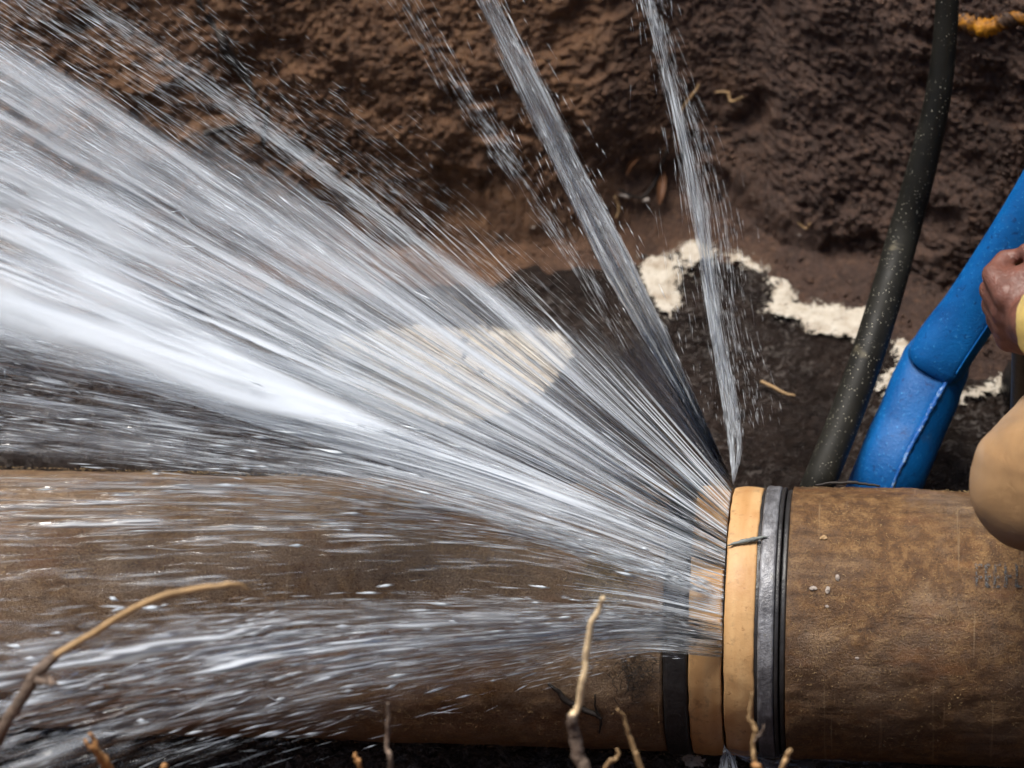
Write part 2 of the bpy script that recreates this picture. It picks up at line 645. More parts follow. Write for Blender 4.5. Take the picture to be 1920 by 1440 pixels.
# ------------------------------------------------------------------ ground (trench)
ZW = -0.115          # water level in the trench
ZTOP = 1.25
edge_px = [(-300, 600), (0, 575), (300, 560), (600, 540), (900, 530), (1120, 520), (1200, 488), (1260, 462), (1330, 478), (1420, 500), (1460, 545), (1540, 590), (1640, 620), (1760, 690), (1900, 735), (2200, 760)]
EW = np.array([tuple(on_z(a, b_, ZW)) for a, b_ in edge_px])


def yedge(x):
    return np.interp(x, EW[:, 0], EW[:, 1])


def ground_h(x, y):
    d = y - yedge(x)
    bw = 0.05 + 0.05 * smooth(-0.05, 0.2, x)
    dd = np.maximum(d, 0)
    up = np.where(dd < bw, 0.38 * dd, 0.38 * bw + 1.75 * (dd - bw))
    bed = -0.14 * smooth(0, 0.12, -d)
    near = np.maximum(-0.27 - y, 0)  # near bank, out of view, steepened to keep sky light off the pipe's underside
    h = ZW + np.where(d > 0, up, bed) + np.where(near > 0, near * 1.42 + 0.14 * smooth(0, 0.1, near), 0)
    h = np.minimum(h, ZTOP)
    end = np.maximum(np.abs(x) - 5.2, 0) * 3.0
    return np.minimum(np.maximum(h, ZW - 0.14 + end), ZTOP)


def build_ground():
    xs = np.concatenate([np.linspace(-6.2, -1.05, 40, endpoint=False), np.arange(-1.05, 0.60, 0.0027), np.linspace(0.60, 6.2, 40)])
    # rows: parameter over y relative to the pool edge
    u = np.concatenate([np.linspace(-2.6, -0.1, 60, endpoint=False), np.arange(-0.1, 0.0, 0.008), np.arange(0.0, 0.09, 0.0035), np.arange(0.09, 0.34, 0.00125), np.linspace(0.34, 1.2, 50)])
    Xg, Ug = np.meshgrid(xs, u)
    Yg = yedge(Xg) + Ug
    H = ground_h(Xg, Yg)
    d = Ug
    wall = smooth(-0.02, 0.10, d) * (1 - smooth(0.75, 0.95, d))
    rough = np.maximum(wall, 0.35)
    sy = H * 0.9 + Yg * 0.4
    n = 0.022 * fbm(Xg * 5, sy * 6 + 2, 0.3, 3)
    n += 0.006 * fbm(Xg * 18, sy * 19, 4.1, 2)
    for sc_, am in ((34, 0.0065), (75, 0.0055), (150, 0.0045), (310, 0.0034)):      # rounded clods at four sizes
        k = np.abs(fbm(Xg * sc_ + 0.15 * sc_ * n, sy * sc_ * 1.05, sc_ * 0.37, 2, 0.5))
        n += am * (np.sqrt(k + 0.004) - 0.45)
    n += 0.0030 * fbm(Xg * 230, sy * 240, 7.7, 2, 0.65)
    pit = smooth(0.25, 0.6, fbm(Xg * 13 + 4, sy * 17, 2.2, 3))
    n -= 0.014 * pit
    n *= rough
    n = np.where(np.abs(Xg) > 1.3, n * 0.6, n)
    Yn = Yg - n * 0.75 * wall
    Hn = H + n * np.where(wall > 0.5, 0.6, 0.5)
    Hn = np.where(d < -0.02, H + n * 0.5, Hn)
    # keep wet beach low near the water line
    V = np.stack([Xg, Yn, Hn], -1).reshape(-1, 3)
    me = np_mesh('ground', V, grid_faces(len(u), len(xs)))
    o = link('ground', me, MT['soil'])
    tag(o, kind='structure')
    return o, V.reshape(len(u), len(xs), 3), xs, u


ground, GV, GX, GU = build_ground()


def surf(px, py):
    """point on the built trench wall seen at a pixel (nearest vertex to the ray)"""
    r = np.array(ray(px, py))
    c = np.array(CAM)
    sub = GV[60:, 30:-30].reshape(-1, 3)
    q = sub - c
    t = q @ r / (r @ r)
    dist = np.linalg.norm(q - t[:, None] * r, axis=1)
    k = np.argsort(dist)[:6]
    i = k[np.argmin(t[k])]
    return Vector(sub[i])


# level ground round the trench, out to the horizon
def build_field():
    a, B = 6.1, 400.0
    y0, y1 = -1.40, float(EW[:, 1].max()) + 0.85
    V = [(-B, -B, 0), (B, -B, 0), (B, B, 0), (-B, B, 0), (-a, y0, 0), (a, y0, 0), (a, y1, 0), (-a, y1, 0)]
    V = [(p[0], p[1], ZTOP - 0.006) for p in V]
    Fq = [(0, 1, 5, 4), (1, 2, 6, 5), (2, 3, 7, 6), (3, 0, 4, 7)]
    tag(link('field', np_mesh('field', np.array(V), np.array(Fq), False), MT['soil']), kind='structure')


build_field()


def build_pool():
    xs = np.concatenate([np.linspace(-6, -1.2, 20, endpoint=False), np.arange(-1.2, 0.62, 0.006), np.linspace(0.62, 6, 20)])
    ys = np.concatenate([np.arange(-0.40, 0.95, 0.006)])
    Xg, Yg = np.meshgrid(xs, ys)
    amp = 0.006 + 0.006 * smooth(0.15, -0.6, Xg)
    Z = ZW + amp * fbm(Xg * 14, Yg * 18, 0.2, 4, 0.55)
    V = np.stack([Xg, Yg, Z], -1).reshape(-1, 3)
    tag(link('water', np_mesh('water', V, grid_faces(len(ys), len(xs))), MT['pool']), kind='structure')


build_pool()


# ------------------------------------------------------------------ foam on the pool
def in_poly(px, py, poly):
    c = np.zeros(px.shape, bool)
    n = len(poly)
    for i in range(n):
        x1, y1 = poly[i]
        x2, y2 = poly[(i + 1) % n]
        cond = ((y1 > py) != (y2 > py)) & (px < (x2 - x1) * (py - y1) / (y2 - y1 + 1e-12) + x1)
        c ^= cond
    return c


def foam_patch(poly_px, label, h=0.012, seed=0, res=0.0022, rag=0.010, holes=0.75, blur=0.017):
    W = [on_z(a, b_, ZW) for a, b_ in poly_px]
    poly = [(p.x, p.y) for p in W]
    x0, x1 = min(p[0] for p in poly) - .08, max(p[0] for p in poly) + .08
    y0, y1 = min(p[1] for p in poly) - .08, max(p[1] for p in poly) + .08
    xs = np.arange(x0, x1, res)
    ys = np.arange(y0, y1, res)
    Xg, Yg = np.meshgrid(xs, ys)
    wx = Xg + rag * fbm(Xg * 38 + seed, Yg * 38, seed, 5, 0.58)
    wy = Yg + rag * fbm(Xg * 38 + 9, Yg * 38 + seed, seed + 4, 5, 0.58)
    m = in_poly(wx, wy, poly) & (fbm(Xg * 42 + 3 * seed, Yg * 42, 8.0, 4, 0.5) < holes)
    soft = max(3, int(blur / res))
    # soft edge height from a blurred mask
    k = m.astype(float)
    for _ in range(soft * soft // 2):
        k = (k + np.roll(k, 1, 0) + np.roll(k, -1, 0) + np.roll(k, 1, 1) + np.roll(k, -1, 1)) / 5
    Z = ZW + 0.007 + 0.004 * k + 0.0016 * fbm(Xg * 70, Yg * 60, seed + 1.5, 4)
    Fq = grid_faces(len(ys), len(xs))
    mm = m.ravel()
    keep = (k.ravel() > 0.03)[Fq].any(1)
    Fq = Fq[keep]
    used = np.unique(Fq)
    remap = np.full(Xg.size, -1)
    remap[used] = np.arange(len(used))
    V = np.stack([Xg, Yg, Z], -1).reshape(-1, 3)[used]
    me = np_mesh('foam_patch', V, remap[Fq])
    at = me.attributes.new('thick', 'FLOAT', 'POINT')
    at.data.foreach_set('value', k.ravel()[used].astype(np.float32))
    o = link('foam_patch', me, MT['foam_soft' if blur > 0.03 else 'foam'])
    tag(o, label, 'foam', 'patches of foam on the flooded trench')
    return o


foam_patch([(1205, 520), (1225, 490), (1300, 455), (1345, 478), (1300, 500), (1290, 545), (1270, 585), (1262, 598), (1235, 580), (1213, 555)],
           'cream foam patch between the two narrow rising water jets', 0.006, 1)
foam_patch([(1438, 530), (1455, 527), (1475, 545), (1505, 565), (1520, 590), (1560, 575), (1600, 568), (1640, 580), (1630, 640), (1575, 636), (1520, 622), (1470, 605), (1447, 590), (1450, 560)],
           'curved cream foam patch ending behind the black hose', 0.006, 2)
foam_patch([(1340, 482), (1370, 478), (1410, 490), (1450, 515), (1442, 523), (1400, 502), (1360, 490)],
           'thin pale foam line along the muddy water edge', 0.004, 3, rag=0.008, holes=0.25)
foam_patch([(1800, 745), (1850, 720), (1890, 695), (1905, 705), (1870, 735), (1830, 755), (1795, 765), (1780, 755)],
           'smeared foam patch beside the kink of the blue hose', 0.005, 4)
foam_patch([(1655, 640), (1700, 650), (1690, 700), (1665, 760), (1650, 750), (1660, 700)],
           'ragged foam patch between the black hose and the blue hose', 0.005, 5, holes=0.25)
foam_patch([(600, 650), (760, 625), (900, 620), (1000, 625), (1060, 640), (1085, 665), (1070, 690), (1040, 720), (1000, 755), (930, 800), (820, 810), (700, 770), (620, 710)],
           'broad cream foam raft seen through the main fan of spray', 0.008, 6, 0.005, blur=0.04)
foam_patch([(1283, 1408), (1300, 1406), (1325, 1450), (1300, 1460)], 'small white foam patch in the water below the ochre collar', 0.008, 7)

# ------------------------------------------------------------------ water main and coupling
def px_x(px, py=1163):
    """x on the pipe's axis plane seen at a pixel"""
    r = ray(px, py)
    # nearest point of the ray to the pipe's front line
    t = DIST - RP
    p = CAM + r * t
    return p.x


XS = {k: px_x(k) for k in (1240, 1288, 1290, 1355, 1415, 1420, 1462, 1474)}


def pipe_wob(seed):
    def f(xs, an, rr):
        c, s = np.cos(an), np.sin(an)
        n = 0.0016 * fbm(xs * 14 + seed, c * 2.2, s * 2.2, 3) + 0.0010 * fbm(xs * 60, c * 9, s * 9 + seed, 3) + 0.0006 * fbm(xs * 190, c * 28, s * 28 + seed, 2)
        return 0 * xs, n
    return f


def make_pipe(name, x0, x1, r, seed, label):
    lo, hi = min(x0, x1), max(x0, x1)
    a, b_ = (-1.6, x1) if x0 < -2 else (x0, 1.5)
    dense = np.arange(a, b_, 0.005)
    xs = np.unique(np.concatenate([[lo, hi, lo + 0.5, hi - 0.5], dense]))
    xs = xs[(xs >= lo) & (xs <= hi)]
    prof = [(x_, r) for x_ in xs]
    if x0 < -2:
        prof += [(x1, r - 0.025)]
    else:
        prof = [(x0, r - 0.025)] + prof
    o = link(name, lathe_x(name, prof, 224, pipe_wob(seed)), MT['pipe_lightened' if x0 < -2 else 'pipe'])
    return o


pipeL = empty('water_main', (-1.0, 0, 0))
tag(pipeL, 'long brown earth-stained pipe under the spray, left of the coupling', 'pipe', 'lengths of the buried water main')
pl = make_pipe('pipe_wall', -5.9, XS[1240], RP - 0.002, 1.0, '')
pl.parent = pipeL
pl.matrix_parent_inverse = Matrix.Translation((1.0, 0, 0))
pipeR = empty('water_main', (0.3, 0, 0))
tag(pipeR, 'brown pipe with rootlets and grit on it, right of the grey band', 'pipe', 'lengths of the buried water main')
pr = make_pipe('pipe_wall', XS[1474], 5.9, RP + 0.001, 6.0, '')
pr.parent = pipeR
pr.matrix_parent_inverse = Matrix.Translation((-0.3, 0, 0))

coup = empty('pipe_coupling', (0, 0, 0))
tag(coup, 'ochre split collar with dark rings, leaking all round its middle seam', 'coupling')


def ring(name, x0, x1, r, mat, bev=0.003, seed=0.0, crown=0.0, xwob=0.0):
    pts = [(x0, r - 0.03), (x0, r - bev)]
    for k in range(1, 5):
        a = k / 4 * math.pi / 2
        pts.append((x0 + bev * (1 - math.cos(a)), r - bev + bev * math.sin(a)))
    for k in range(1, 8):
        t = k / 8
        pts.append((x0 + bev + (x1 - x0 - 2 * bev) * t, r + crown * math.sin(math.pi * t)))
    for k in range(4, -1, -1):
        a = k / 4 * math.pi / 2
        pts.append((x1 - bev * (1 - math.cos(a)), r - bev + bev * math.sin(a)))
    pts.append((x1, r - 0.03))

    def wob(xs, an, rr):
        c, s = np.cos(an), np.sin(an)
        e = xwob * fbm(c * 9 + seed, s * 9, 1.0 + seed, 4)
        n = 0.0006 * fbm(xs * 50 + seed, c * 8, s * 8, 3)
        return e, n
    return link(name, lathe_x(name, pts, 224, wob), mat, coup)


XJ = XS[1355]
ring('gasket', XS[1240] + 0.001, XS[1288], RP + 0.001, MT['rubber'], 0.004, 3)
ring('collar_half', XS[1290], XJ - 0.0013, RP - 0.001, MT['collar'], 0.0025, 5, 0.0015, 0.0006)
ring('collar_half', XJ + 0.0013, XS[1415], RP - 0.001, MT['collar'], 0.0025, 9, 0.0015, 0.0006)
ring('seal_strip', XS[1415] - 0.002, XS[1420] + 0.002, RP - 0.0035, MT['rubber'], 0.002, 4, 0, 0.0012)
ring('steel_band', XS[1420] + 0.0005, XS[1462] - 0.006, RP + 0.0012, MT['band'], 0.003, 11)
ring('steel_band', XS[1462] - 0.0055, XS[1462] - 0.001, RP + 0.0002, MT['rubber'], 0.0015, 13)
ring('gasket', XS[1462] + 0.0005, XS[1474] - 0.0005, RP - 0.002, MT['rubber'], 0.002, 8)
# inner bore so that the seam is backed by something dark
me = lathe_x('bore', [(XS[1240] - 0.05, RP - 0.028), (XS[1474] + 0.05, RP - 0.028)], 64)
link('bore', me, MT['rubber'], coup)
WP = np.array((-FW - X * (-FW).dot(X)).normalized())          # from the pipe's axis towards the camera
VP = np.cross(WP, np.array(X))                                # up the picture, across the pipe
if VP @ np.array(UP) < 0:
    VP = -VP


def on_pipe(px, py, r=RP, lift=0.0):
    """point on the pipe's skin seen at a pixel"""
    o = np.array(CAM)
    d = np.array(ray(px, py))
    a = d[1] ** 2 + d[2] ** 2
    b_ = 2 * (o[1] * d[1] + o[2] * d[2])
    c = o[1] ** 2 + o[2] ** 2 - (r + lift) ** 2
    q = max(b_ * b_ - 4 * a * c, 0)
    t = (-b_ - math.sqrt(q)) / (2 * a)
    p = o + d * t
    return Vector(p)


def out_normal(p):
    return Vector((0, p.y, p.z)).normalized()


# fibres of fine root clinging to both pipes
def fibres(name, parent, inv, x0, x1, n, seed, amin=-0.2, amax=2.9, clumps=40):
    rs = np.random.default_rng(seed)
    V, Fq = [], []
    cx = rs.uniform(x0, x1, clumps)
    ca = rs.uniform(amin, amax, clumps)
    base = 0
    for i in range(n):
        if rs.random() < 0.6:
            k = rs.integers(clumps)
            x_ = cx[k] + rs.normal(0, 0.03)
            a = ca[k] + rs.normal(0, 0.16)
        else:
            x_ = rs.uniform(x0, x1)
            a = rs.uniform(amin, amax)
        if not (x0 < x_ < x1):
            continue
        L = rs.uniform(0.0015, 0.0055)
        th = rs.uniform(0, 6.28)
        curl = rs.normal(0, 2.0)
        m = 5
        r0 = rs.uniform(0.00013, 0.00032)
        pts = []
        for j in range(m):
            pts.append((x_, a))
            x_ += math.cos(th) * L / m
            a += math.sin(th) * L / m / RP
            th += curl / m + rs.normal(0, 0.35)
        for j, (xx, aa) in enumerate(pts):
            rr = RP + 0.0008 + 0.0016 * math.sin(math.pi * j / (m - 1)) * rs.random()
            c, s = math.cos(aa), math.sin(aa)
            p = np.array([xx, rr * c, rr * s])
            t = r0 * (1 - 0.6 * j / m)
            if j + 1 < m:
                dx, da = pts[j + 1][0] - xx, (pts[j + 1][1] - aa) * RP
            q = math.hypot(dx, da) + 1e-9
            side = np.array([-da / q, -s * dx / q, c * dx / q])
            nn = np.array([0, c, s])
            V += [p + side * t, p + nn * t * 1.4, p - side * t]
        for j in range(m - 1):
            o = base + j * 3
            Fq += [(o, o + 3, o + 4, o + 1), (o + 1, o + 4, o + 5, o + 2)]
        base += m * 3
    o = link(name, np_mesh(name, np.array(V), np.array(Fq)), MT['fibre'], parent)
    o.matrix_parent_inverse = inv
    o['kind'] = 'stuff'


fibres('root_fibre', pipeL, Matrix.Translation((1.0, 0, 0)), -0.95, XS[1240] - 0.004, 6000, 5, -0.2, 4.6 - 1.0, 90)
fibres('root_fibre', pipeR, Matrix.Translation((-0.3, 0, 0)), XS[1474] + 0.004, 0.45, 3000, 6, -0.2, 3.6, 60)


# ------------------------------------------------------------------ hoses
def taper_tube(name, world_pts, rad, mat, label, cat, sides=24, n=90, jit=0.0):
    o = link(name, tube_mesh(name, world_pts, rad, sides, n, jitter=jit), mat)
    return tag(o, label, cat)


bh = [(1783, -260), (1778, -60), (1772, 70), (1757, 190), (1727, 320), (1694, 440), (1660, 560), (1622, 680), (1578, 800), (1530, 920)]
bp = []
for i, (a, b_) in enumerate(bh):
    # leans from the pool behind the pipe up against the wall
    w = np.interp(b_, [-260, 0, 450, 920], [-0.05, -0.12, -0.20, -0.10])
    bp.append(P(a, b_, w))
bp.append(P(1500, 1010, -0.20))
taper_tube('rubber_hose', bp, [0.0135, 0.0135, 0.014, 0.0155, 0.0175, 0.019, 0.0195, 0.0195, 0.0195, 0.0195, 0.0195], MT['bhose'],
           'black muddy rubber hose running down the wall behind the pipe', 'hose')


CREASE = 0.95               # where the crease runs round the section (0 = picture right, pi/2 = towards the viewer)


def layflat(name, ctr, rw0, seed, n=70, c0=CREASE, c1=CREASE):
    """length of lay-flat hose: flattened round section, creased along two opposite lines"""
    sides = 40
    C = catmull([tuple(p) for p in ctr], n)
    T = np.gradient(C, axis=0)
    T /= np.linalg.norm(T, axis=1)[:, None]
    ang = np.linspace(0, 2 * math.pi, sides, endpoint=False)
    view = np.array(-FW)
    V, crease = [], []
    for i in range(n):
        B = np.cross(T[i], view)
        B /= np.linalg.norm(B)
        if B @ np.array(RT) < 0:
            B = -B
        N = np.cross(B, T[i])
        N *= np.sign(N @ view)
        s = i / (n - 1)
        rw = np.interp(s, np.linspace(0, 1, len(rw0)), rw0)
        rt = rw * 0.82

        cs = c0 + (c1 - c0) * s

        def at(a):
            da = [abs(math.atan2(math.sin(a - cs - k), math.cos(a - cs - k))) for k in (0, math.pi)]
            r = 1 + 0.10 * max(0, 1 - min(da) / 0.42) ** 1.5 - 0.03 * math.exp(-((min(da) - 0.75) / 0.35) ** 2)
            wr = 1 + 0.022 * float(vnoise(np.array(s * 9 + seed + math.cos(a)), np.array(math.sin(a) * 1.6 + seed), np.array(3.0)))
            return C[i] + B * math.cos(a) * rw * r * wr + N * math.sin(a) * rt * r * wr
        for a in ang:
            V.append(at(a))
        crease.append(at(cs))
    V = np.array(V)
    return np_mesh(name, V, grid_faces(n, sides, wrap=True)), crease


HW = 0.0435
up_px = [(2150, 75, 0.0), (2040, 225, -0.03), (1955, 368, -0.06), (1873, 502, -0.10), (1818, 586, -0.125), (1772, 652, -0.140), (1757, 676, -0.146), (1750, 687, -0.150)]
lo_px = [(1772, 640, -0.185), (1757, 678, -0.172), (1737, 725, -0.162), (1705, 800, -0.155), (1660, 910, -0.150), (1615, 1020, -0.22)]
uc, lc = [P(*c) for c in up_px], [P(*c) for c in lo_px]
hose = empty('layflat_hose', tuple(uc[4]))
tag(hose, 'bright blue lay-flat hose with a fold, rising to the right behind the pipe', 'hose')
m_, cr_ = layflat('hose_body', uc, [HW * 0.80] * 4 + [HW * 0.82, HW * 0.85, HW * 0.85, HW * 0.78], 1.0, 100)
link('hose_body', m_, MT['blue'], hose)
link('crease_ridge', tube_mesh('crease_ridge', cr_[8:-14:6], [0.0012] * 4, 6, 60), MT['blue'], hose)
m_, cr_ = layflat('hose_body', lc, [HW * 0.75, HW * 0.93, HW * 0.97, HW * 0.97, HW * 0.97, HW * 0.97], 7.0, 70, 1.0, 1.65)
link('hose_body', m_, MT['blue'], hose)
link('crease_ridge', tube_mesh('crease_ridge', cr_[16::5], [0.0015, 0.0030, 0.0028, 0.0022, 0.0018], 6, 80, jitter=0.8), MT['scuff'], hose)


# ------------------------------------------------------------------ roots, twigs, litter on the wall
def twig(name, px_pts, rad_px, mat, label, cat='twig', group=None, w=None, sides=8, n=40, jit=0.25, on='w', parent=None):
    pts = []
    for q in px_pts:
        if on == 'wall':
            p = surf(q[0], q[1]) - Vector(FW) * 0.004
        elif on == 'pipe':
            p = on_pipe(q[0], q[1])
            p = p + out_normal(p) * 0.002
        elif on == 'water':
            p = on_z(q[0], q[1], ZW + 0.012)
        else:
            p = P(q[0], q[1], q[2] if len(q) > 2 else w)
        pts.append(p)
    sc = 1 / 1670.0 * ((DIST - (w or 0)) / DIST)
    me = tube_mesh(name, pts, [r * sc * (0.82 if on == 'w' else 1) for r in rad_px], sides, n, jitter=jit, crook=0.0022 if on == 'w' else 0.0012, seed=abs(len(px_pts) + int(px_pts[0][0])))
    o = link(name, me, mat, parent)
    if not parent:
        tag(o, label, cat, group)
    return o


G1 = 'roots and twigs poking up from the near bank'


def two_part(name, label, parts, side=()):
    """twig of several lengths of different bark"""
    e = empty(name, tuple(P(*parts[0][1][0])))
    tag(e, label, 'twig', G1)
    inv = Matrix.Translation(-e.location)
    for pname, pts, rad, mat in parts:
        o = twig(pname, pts, rad, mat, None, parent=e, w=pts[0][2])
        o.matrix_parent_inverse = inv
    return e


two_part('bare_root', 'long curved tan root reaching in from the left edge over the pipe', [
    ('bark_length', [(-260, 1800, 0.40), (-60, 1480, 0.55), (10, 1362, 0.6), (55, 1285, 0.62), (105, 1228, 0.63)], [17, 14, 13, 14, 12], MT['bark']),
    ('peeled_length', [(100, 1232, 0.63), (150, 1200, 0.63), (200, 1167, 0.64), (260, 1138, 0.65), (325, 1114, 0.66), (390, 1100, 0.67), (440, 1095, 0.67), (470, 1108, 0.66)], [9, 8, 8, 8, 8, 7, 6, 2], MT['root']),
    ('knot', [(70, 1275, 0.63), (95, 1278, 0.66), (108, 1285, 0.67)], [9, 6, 2], MT['bark']),
])
two_part('broken_twig', 'cream peeled twig on a grey stub in front of the pipe', [
    ('bark_length', [(1180, 1700, 0.45), (1105, 1480, 0.58), (1088, 1420, 0.6), (1076, 1375, 0.61), (1070, 1340, 0.62)], [17, 15, 14, 13, 11], MT['bark']),
    ('peeled_length', [(1072, 1345, 0.62), (1083, 1325, 0.62), (1092, 1280, 0.63), (1098, 1235, 0.64), (1108, 1185, 0.65), (1118, 1150, 0.66), (1131, 1120, 0.67)], [10, 8, 8, 8, 7, 6, 5], MT['root_cream']),
])
two_part('knotty_twig', 'thin knotty reddish twig in front of the ochre collar', [
    ('stem', [(1430, 1650, 0.45), (1418, 1450, 0.55), (1414, 1400, 0.56), (1412, 1370, 0.57), (1408, 1345, 0.57), (1409, 1304, 0.58)], [6, 5.5, 5, 6, 4, 2.5], MT['root']),
    ('side_shoot', [(1413, 1390, 0.565), (1424, 1380, 0.57), (1434, 1364, 0.575)], [3.5, 3, 2], MT['bark']),
    ('bud', [(1413, 1432, 0.56), (1421, 1438, 0.565), (1426, 1444, 0.565)], [8, 7, 3], MT['orange_twig']),
])
two_part('split_twig', 'short orange split twig at the bottom left edge', [
    ('prong', [(250, 1600, 0.5), (208, 1450, 0.6), (185, 1410, 0.62), (168, 1372, 0.63)], [10, 9, 8, 4], MT['orange_twig']),
    ('prong', [(204, 1446, 0.6), (180, 1405, 0.63), (158, 1388, 0.64)], [8, 6, 3], MT['orange_twig']),
])
def add_twig(label, pts, rad, mat):
    o = twig('thin_twig', pts, rad, mat, label, 'twig', G1, w=pts[0][2])
    return o


add_twig('thin grey upright twig at the bottom, left of the peeled twig', [(745, 1700, 0.42), (735, 1450, 0.55), (728, 1400, 0.56), (725, 1360, 0.57), (725, 1318, 0.58)], [7, 6, 5.5, 5, 3], MT['bark'])
add_twig('slender tan twig leaning left, just right of the peeled twig', [(1270, 1700, 0.42), (1205, 1450, 0.52), (1188, 1400, 0.53), (1175, 1360, 0.54), (1158, 1330, 0.55)], [8, 7, 6, 5, 3], MT['root'])
add_twig('small forked tan twig tip below the right pipe', [(1440, 1600, 0.5), (1465, 1450, 0.58), (1474, 1425, 0.585), (1482, 1405, 0.59)], [6, 6, 6, 5], MT['root'])
add_twig('short pale twig at the bottom edge beside the grey stub', [(1060, 1650, 0.45), (1132, 1450, 0.55), (1148, 1425, 0.555), (1160, 1405, 0.56)], [7, 6, 5, 3], MT['root'])
add_twig('tiny reddish twig tip at the bottom edge by the grey twig', [(700, 1650, 0.45), (675, 1450, 0.55), (668, 1425, 0.56), (664, 1410, 0.56)], [6, 6, 5, 4], MT['orange_twig'])
add_twig('orange twig tip just showing at the bottom edge', [(330, 1600, 0.5), (310, 1450, 0.57), (302, 1434, 0.575)], [8, 7, 5], MT['orange_twig'])

GW = 'rootlets in the trench wall'
twig('wall_root', [(370, 0), (395, 45), (415, 75), (430, 100), (455, 130), (470, 160), (478, 190)], [5, 7, 10, 12, 8, 5, 4], MT['dark_root'], 'black forked root hanging in the upper left of the wall', 'root', GW, on='wall')
twig('wall_root', [(500, 200), (496, 235), (492, 265), (494, 282)], [3, 5, 6, 3], MT['dark_root'], 'short black root end above the main fan of spray', 'root', GW, on='wall')
twig('wall_root', [(385, 255), (420, 245), (455, 235), (475, 228)], [7, 6, 5, 3], MT['dark_root'], 'black root lying sideways just above the spray', 'root', GW, on='wall')
twig('wall_root', [(1270, 215), (1290, 195), (1300, 178), (1308, 162)], [2, 2.5, 2.5, 2], MT['root'], 'forked pale rootlet right of the narrow right jet', 'root', GW, on='wall')
twig('wall_root', [(1345, 176), (1362, 178), (1368, 186), (1395, 188)], [2, 3, 3, 2], MT['root'], 'wavy orange rootlet high in the middle of the wall', 'root', GW, on='wall')
twig('wall_root', [(1490, 416), (1505, 425), (1515, 420)], [1.5, 2.5, 2], MT['root'], 'tiny tan rootlet low in the wall above the curved foam', 'root', GW, on='wall')
twig('wall_root', [(1255, 285), (1235, 330), (1205, 365), (1165, 360)], [2, 2.5, 3, 2.5], MT['dark_root'], 'dark curved rootlet between the two rising jets', 'root', GW, on='wall')
twig('wall_root', [(1160, 370), (1165, 395), (1160, 415)], [2.5, 3, 2], MT['root'], 'orange-brown rootlet beside the left rising jet', 'root', GW, on='wall')
twig('floating_straw', [(1427, 715), (1450, 726), (1470, 738), (1490, 742)], [3.5, 3.5, 3, 2], MT['root'], 'tan straw floating on the dark pool right of the jet', 'straw', on='water')
twig('pale_seed', [(1166, 373), (1172, 374), (1178, 378)], [2.5, 4.5, 2.5], MT['stone'], 'pale curled husk stuck in the wall, left one of two', 'husk', on='wall')
twig('pale_seed', [(1213, 384), (1217, 377), (1222, 374)], [2.5, 4.5, 2.5], MT['stone'], 'pale curled husk stuck in the wall, right one of two', 'husk', on='wall')


def leaf(pts_px, wpx, label):
    pts = [np.array(surf(*q)) - np.array(FW) * 0.008 for q in pts_px]
    C = catmull(pts, 12)
    T = np.gradient(C, axis=0)
    B = np.cross(T, np.array(FW))
    B /= np.linalg.norm(B, axis=1)[:, None]
    V = []
    for i in range(12):
        s = i / 11
        hw = wpx / 1670 * math.sin(math.pi * min(max(s, .04), .96)) ** 0.7
        for k, c in enumerate((-1, -0.5, 0, 0.5, 1)):
            V.append(C[i] + B[i] * hw * c - np.array(FW) * (0.004 * abs(c) + 0.002 * math.sin(s * 5)))
    V = np.array(V)
    top = grid_faces(12, 5)
    me = np_mesh('dead_leaf', np.vstack([V, V + np.array(FW) * 0.0008]), np.vstack([top, top[:, ::-1] + 60]))
    tag(link('dead_leaf', me, MT['leaf']), label, 'leaf')


leaf([(1243, 382), (1246, 355), (1250, 325)], 9, 'brown dead leaf upright in the wall by the right jet')
leaf([(1195, 300), (1185, 312), (1180, 330)], 5, 'small rusty leaf scrap in the wall between the jets')

# root and grit on the pipes
twig('pipe_root', [(1028, 1280), (1045, 1292), (1060, 1310), (1085, 1325), (1110, 1335), (1128, 1345)], [2.5, 4, 6, 6, 5, 3], MT['dark_root'], 'black root stuck on the pipe behind the peeled twig', 'root', on='pipe')
twig('pipe_root', [(1116, 1300), (1118, 1330), (1128, 1350), (1124, 1372)], [1.5, 2, 2.5, 1.5], MT['dark_root'], 'thin black rootlet hanging on the pipe below the peeled twig', 'root', on='pipe')
twig('pipe_root', [(1700, 1003), (1650, 915), (1600, 908), (1530, 912)][1:], [2, 3, 2], MT['dark_root'], 'fine root lying along the top of the right pipe', 'root', on='pipe')


def chip(px, py, s, label, mat, on='pipe', name='stone_chip', flat=0.5):
    p = on_pipe(px, py) if on == 'pipe' else surf(px, py)
    bm = bmesh.new()
    bmesh.ops.create_icosphere(bm, subdivisions=2, radius=1)
    rs = random.Random(px * 31 + py)
    o3 = Vector((rs.random() * 9, rs.random() * 9, rs.random() * 9))
    for v in bm.verts:
        k = 1 + 0.55 * mnoise.noise(v.co * 1.3 + o3)
        v.co = Vector((v.co.x * k, v.co.y * k * 0.7, v.co.z * k * flat)) * (0.75 * s / 1670)
    me = bpy.data.meshes.new(name)
    bm.to_mesh(me)
    bm.free()
    o = link(name, me, mat)
    n = out_normal(p) if on == 'pipe' else Vector((0, -0.8, 0.6))
    o.rotation_mode = 'QUATERNION'
    o.rotation_quaternion = n.to_track_quat('Z', 'X') @ Matrix.Rotation(rs.random() * 6, 3, 'Z').to_quaternion()
    o.location = p + n * (s / 1670 * flat * 0.5)
    tag(o, label, 'stone' if 'stone' in name else 'clod', None)
    return o


